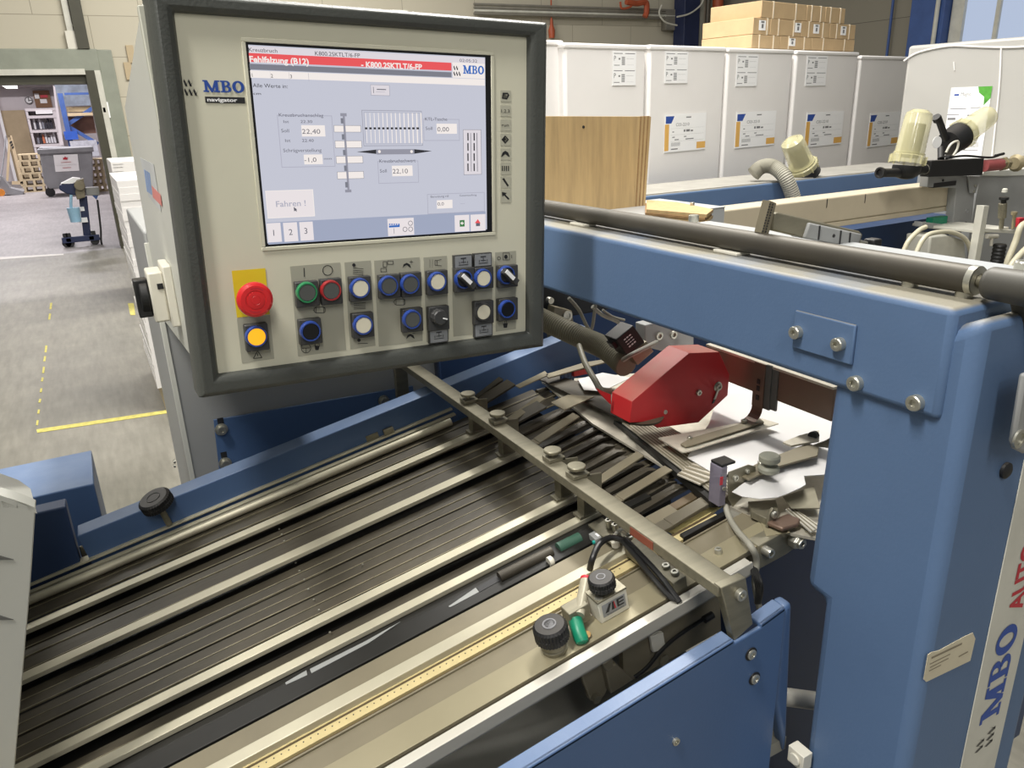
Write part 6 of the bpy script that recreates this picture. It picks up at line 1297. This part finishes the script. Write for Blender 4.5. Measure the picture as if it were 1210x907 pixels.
b0 = AY(942, 207, 3.0); t0 = AY(925, 172, 3.0); axv = (t0-b0); t1 = filt_bowl('left_filter_bowl', 'yellowed clear filter bowl beside the bent grey hose', AY(950, 200, 3.5), AY(938, 172, 3.5)-AY(950, 200, 3.5), .077, (AY(938, 172, 3.5)-AY(950, 200, 3.5)).length*1.25)
m = MB(); m.cyl(AY(949, 200, 3.5), AY(952, 207, 3.5), .094, 20); m.build('black_base', blk, t1)
# suction filters on the black block
YV = 2.63
def V_(x, y, o=0): return AY(x, y, YV+o)
vbk = thing('black_valve_block', 'black rectangular valve block between two clear filter bowls', 'valve block', V_(1130, 210))
m = MB(); a, b_ = V_(1099, 208), V_(1161, 190); m.ext([V_(1101, 190), V_(1163, 187), V_(1161, 207), V_(1098, 209)], YY*.055); m.build('block', blk, vbk, bev=.002)
m = MB(); m.cyl(V_(1093, 200, .03), V_(1104, 199, .03), .026, 20); m.build('steel_ring', hose_g, vbk)
m = MB(); m.tube([V_(1118, 187, .02), V_(1140, 184, .02), V_(1170, 186, .02), V_(1184, 182, .02)], .006, 8); m.cyl(V_(1176, 184, .02), V_(1186, 181.5, .02), .008, 8); m.lathe(V_(1120, 186, .02), ZZ, [(0, .02), (.012, .018), (.014, .008)], 14); m.build('ball_valve_lever', blk, vbk)
fL = filt_bowl('upright_filter', 'upright clear filter bowl with grey mesh on the black housing', V_(1071.5, 193, .03), V_(1084, 141, .03)-V_(1071.5, 190, .03), .073, (V_(1084, 141, .03)-V_(1071.5, 190, .03)).length*1.28)
bb_ = MB(); c = V_(1070, 204, .03); ax = (V_(1083, 141, .03)-V_(1071.5, 193, .03)).normalized()
bb_.lathe(c+ax*.035, -ax, [(0, .070), (.02, .070), (.045, .062), (.062, .040), (.068, .015)], 24); bb_.cyl(c, V_(1043, 204, .03), .022, 16); bb_.lathe(V_(1041, 204, .03), (V_(1043, 204, .03)-c), [(0, .028), (.014, .028), (.014, .019), (.004, .018)], 18); bb_.cyl(c, V_(1098, 199, .03), .024, 16)
bb_.build('black_housing', blk, fL)
base2 = V_(1135, 160, .10); tip = V_(1166, 138, .10)
fR = filt_bowl('tilted_filter', 'tilted round ended clear filter bowl pointing to the upper right', base2, tip-base2, .068, (tip-base2).length*1.1, cage=False)
m = MB(); ax = (tip-base2).normalized(); m.lathe(base2+ax*.001, -ax, [(0, .074), (.03, .076), (.05, .072), (.105, .070), (.115, .04)], 24); m.cyl(V_(1118, 165, .10), V_(1108, 138, .1), .018, 14); m.cyl(V_(1108, 142, .1), V_(1106, 138, .1), .022, 14); m.cyl(V_(1112, 175, .09), V_(1112, 188, .05), .018, 12); m.build('black_housing', blk, fR)
m = MB(); m.lathe(V_(1107, 168, .012), Vector((-.2, -1, 0)), [(0, .03), (.002, .03)], 20); m.build('round_label', label, fR)
m = MB(); m.tube([V_(1118, 180, .03), V_(1124, 170, .02), V_(1132, 167, .02), V_(1131, 176, .02), V_(1126, 184, .02)], .006, 8); o_ = m.build('white_bracket_wire', whp); tag(o_, 'small white looped clip on top of the black valve block', 'clip')
pc = thing('pipe_coupling', 'red hose stub with pale brass couplings right of the black block', 'coupling', V_(1180, 195))
m = MB(); m.cyl(V_(1162, 196, .03), V_(1182, 194, .03), .033, 20); m.build('red_stub', mat('dusty_red_rubber', (162, 84, 84), .5, 0, .1, 20), pc)
m = MB(); m.lathe(V_(1181, 194, .03), V_(1195, 193, .03)-V_(1181, 194, .03), [(0, .036), (.03, .034), (.03, .04), (.045, .04), (.05, .03), (.08, .03)], 6); m.build('brass_nut', mat('dull_brass', (164, 152, 122), .4, .5, .1, 30), pc); m = MB(); m.lathe(V_(1198, 193, .03), V_(1212, 190, .03)-V_(1198, 193, .03), [(0, .034), (.02, .05), (.04, .034), (.09, .034)], 14); m.build('brass_coupling', MT['dull_brass'], pc)
# grey carrier with slot, holding the beige beam end
YG = 2.70
def G_(x, y, o=0): return AY(x, y, YG+o)
gc = thing('grey_carrier', 'grey cast carrier arm around the end of the beige beam', 'carrier', G_(1120, 290))
m = MB(); m.ext([G_(x, y) for x, y in ((1097, 207), (1160, 208), (1152, 225), (1148, 265), (1134, 276), (1089, 268), (1090, 262), (1126, 266), (1130, 222), (1096, 221))], YY*.05); m.build('front_arm', grey_s, gc, bev=.003)
m = MB(); m.box((G_(1103, 220).x, YG-.002, G_(1103, 222).z), (G_(1129, 220).x, YG+.03, G_(1103, 216.5).z)); m.lathe(G_(1114, 213), -YY, [(0, .007), (.004, .007)], 12); m.build('slot', ink, gc, bev=.001)
m = MB(); m.box((G_(1104, 262).x, YG+.01, G_(1104, 268).z), (G_(1121, 262).x, YG+.05, G_(1104, 258).z)); m.build('green_block', green, gc)
m = MB(); m.ext([G_(x, y, -.01) for x, y in ((1143, 208), (1157, 208), (1151, 228), (1145, 228))], -YY*.01); rb = m.build('rib', grey_s, gc, bev=.001)
for x, y in ((1152, 219.5), (1150.5, 226)): bolt(rb, G_(x, y, -.02), -YY, .008, .005)
for x, y in ((1142.5, 249), (1140.5, 264.5)): m = MB(); m.lathe(G_(x, y), -YY, [(0, .014), (.003, .014), (.003, .010), (.001, .009)], 18); m.build('plug', grey_s if y < 255 else blk, gc)
gh = thing('grey_machine_housing', 'grey machine housing with sloping top at the right edge', 'machine housing', G_(1180, 300, .3))
m = MB(); m.ext([G_(x, y, .12) for x, y in ((1158, 206), (1188, 204), (1260, 200), (1260, 340), (1140, 340), (1145, 280))], YY*.4); m.box((G_(1148, 300, .12).x, YG+.12, 0), (G_(1250, 300, .12).x, YG+.5, G_(1180, 330, .12).z)); m.build('body', grey_s, gh, bev=.004)
m = MB(); m.ext([G_(x, y, .11) for x, y in ((1163, 202.5), (1260, 196), (1260, 206), (1186, 208), (1160, 207.5))], YY*.4); m.build('top_cover', white_s, gh, bev=.003)
va = thing('suction_valve', 'small steel valve with black star knob on the grey housing', 'valve', G_(1186, 290, -.2))
def H_(x, y): return AY(x, y, 2.4)
m = MB(); m.lathe(H_(1187, 227), ZZ, [(0, .014), (.016, .013), (.02, .008)], 14); m.build('top_pin', strip_m, va)
m = MB(); m.lathe(H_(1186, 237), ZZ, [(0, .012), (.006, .024), (.018, .024), (.022, .012)], 8); m.cyl(H_(1186, 241), H_(1186, 236), .013, 12); m.build('star_knob', blk, va, smooth=20)
m = MB(); m.cyl(H_(1184, 257), H_(1185, 240), .021, 12); m.cyl(H_(1183, 270), H_(1184, 256), .012, 12); m.build('body', stl, va, bev=.001)
m = MB(); m.ext([H_(x, y) for x, y in ((1165, 270), (1202, 272), (1202, 276), (1163, 274))], YY*.06); m.ext([H_(x, y) for x, y in ((1163, 243), (1169, 243), (1158, 308), (1152, 308))], YY*.04); m.box((H_(1166, 272).x, 2.42, H_(1170, 276).z), (H_(1196, 272).x, 2.83, H_(1170, 273).z)); m.build('bracket', strip_m, va, bev=.001)
m = MB(); m.cyl(H_(1197, 270), H_(1199, 250), .009, 12); m.lathe(H_(1198, 254), ZZ, [(0, .014), (.008, .016), (.012, .016), (.018, .016)], 16); m.build('brass_pin', MT['dull_brass'], va)
m = MB(); m.box((H_(1202, 262).x, 2.39, H_(1202, 268).z), (H_(1208, 262).x, 2.42, H_(1202, 258).z)); m.build('red_tag', lred, va)
m = MB(); m.lathe(H_(1178, 310), ZZ, [(0, .03), (.01, .034), (.02, .03), (.03, .034), (.04, .03), (.05, .034), (.06, .03), (.07, .034), (.08, .03), (.09, .034), (.1, .03)], 20); m.build('bellows', blk, va)
m = MB(); m.cyl(H_(1166, 279), H_(1178, 279), .012, 12); m.cyl(H_(1171, 290), H_(1172, 281), .008, 10); m.build('side_screw', alu, va)
def hz_(nm, pts, r, lb, mt=hose_g, Y=2.5): m = MB(); m.tube([AY(x, y, Y) for x, y in pts], r, 12); o = m.build(nm, mt); tag(o, lb, 'hose')
pvc = mat('pale_pvc_hose', (196, 190, 166), .4, 0, .04)
hz_('pale_hose', [(1068, 296), (1074, 284), (1086, 272), (1094, 268)], .012, 'pale hose curving up leftmost under the grey carrier', pvc)
hz_('pale_hose', [(1083, 298), (1090, 284), (1100, 276), (1122, 274), (1140, 282), (1148, 300), (1149, 316)], .012, 'pale hose arching over the grey machine box', pvc, 2.45)
hz_('pale_hose', [(1215, 262), (1206, 268), (1200, 285), (1192, 305), (1188, 318)], .016, 'pale hose at the right edge, left of two', pvc, 2.3)
hz_('pale_hose', [(1222, 285), (1208, 298), (1196, 312), (1190, 325)], .016, 'pale hose at the right edge, lower of two', pvc, 2.25)
m = MB(); m.ext([AY(x, y, 2.62) for x, y in ((1100, 279), (1118, 277), (1140, 284), (1143, 320), (1095, 320))], YY*.15); m.box((AY(1097, 300, 2.62).x, 2.62, 0), (AY(1140, 300, 2.62).x, 2.77, AY(1110, 316, 2.62).z)); o_ = m.build('round_shouldered_box', strip_m, bev=.01); tag(o_, 'pale grey machine box with cream sticker under the arching hose', 'machine box')
# perforated angle and clamp with bracket on the white cover
YC = AX(985, 289, .84).y
pa = thing('perforated_clamp', 'perforated angle with long steel bar, clamp block and black knob', 'clamp', AY(960, 275, YC))
def C_(x, y, o=0): return AY(x, y, YC+o)
m = MB(); m.ext([C_(x, y) for x, y in ((910, 237), (917.5, 240), (908, 277), (900, 275))], YY*.012, 0)
for i in range(11):
    for j in range(2): p = C_(909.8-i*.85+j*3.4, 241+i*3.2+j*.6, -.001); m.lathe(p, -YY, [(0, .0012), (.0004, .0012)], 6, 1)
m.build('perforated_plate', [kh, ink], pa)
m = MB(); m.ext([C_(x, y, .004) for x, y in ((916, 252), (921, 251), (1016, 273), (1020, 277), (1014, 293), (950, 281), (912, 272))], YY*.012); m.build('bar', stl, pa, bev=.002)
m = MB(); m.ext([C_(x, y, 0) for x, y in ((957, 263), (999, 272), (1019, 276.5), (1014, 293), (951, 281.5))], YY*.024); m.build('clamp_block', grey_s, pa, bev=.002)
m = MB(); m.lathe(C_(985, 278.5), -YY, [(0, .0022), (.001, .0022)], 10); 
for x in (968, 993, 1004): m.ob(C_(x, 275+.22*(x-968), -.0005), XX*.001, YY*.0006, ZZ*.009)
m.build('grooves', ink, pa)
m = MB(); m.cyl(C_(1015, 285, .01), C_(1024, 287, .01), .0022, 10); m.build('pin', zinc, pa); m = MB(); c = C_(1031, 288, .01); m.ob(c, XX*.0085, YY*.0085, ZZ*.0072); m.build('black_knob', blk, pa, bev=.002)

# ------------------------------------------------------------------ lights
def area(name, loc, sx, sy, e, col=(1, .97, .915), tgt=None):
    l = bpy.data.lights.new(name, 'AREA'); l.shape = 'RECTANGLE'; l.size = sx; l.size_y = sy; l.energy = e; l.color = col
    o = bpy.data.objects.new(name, l); COL.objects.link(o); o.location = loc
    if tgt: o.rotation_euler = (Vector(tgt)-Vector(loc)).to_track_quat('-Z', 'Y').to_euler()
    return o
area('hall_area_light', (-1.4, .2, 5.1), .3, 1.4, 215, tgt=(.3, 1.0, 1.0))
area('hall_area_light', (-1.0, -3.2, 5.0), .6, 2.4, 95, tgt=(.4, 1.0, 1.2))  # fill lamp added to light the console face
area('hall_area_light', (2.3, 2.7, 5.4), .5, 2.4, 290)  # lamp added to brighten the fronts of the paper stacks
area('hall_area_light', (2.6, 4.5, 5.5), 3, .6, 200)
area('hall_area_light', (-2.0, 6.5, 5.5), 3, .6, 150)
area('hall_area_light', (2.5, 9.0, 5.5), 3, .6, 330)
area('annex_lamp', (-2.5, 17, 5.1), 3, .6, 330, col=(1, .95, .98))
area('annex_lamp', (-1.5, 24, 5.1), 4, .8, 620, col=(1, .95, .98))
w = bpy.data.worlds.new('world'); sc.world = w; w.use_nodes = True; nt = w.node_tree; bg = nt.nodes['Background']
bg.inputs[0].default_value = (.84, .84, .81, 1); bg.inputs[1].default_value = .30
sc.view_settings.view_transform = 'Standard'; sc.view_settings.look = 'None'; sc.view_settings.gamma = 1; sc.view_settings.use_curve_mapping = False; sc.view_settings.exposure = -0.12
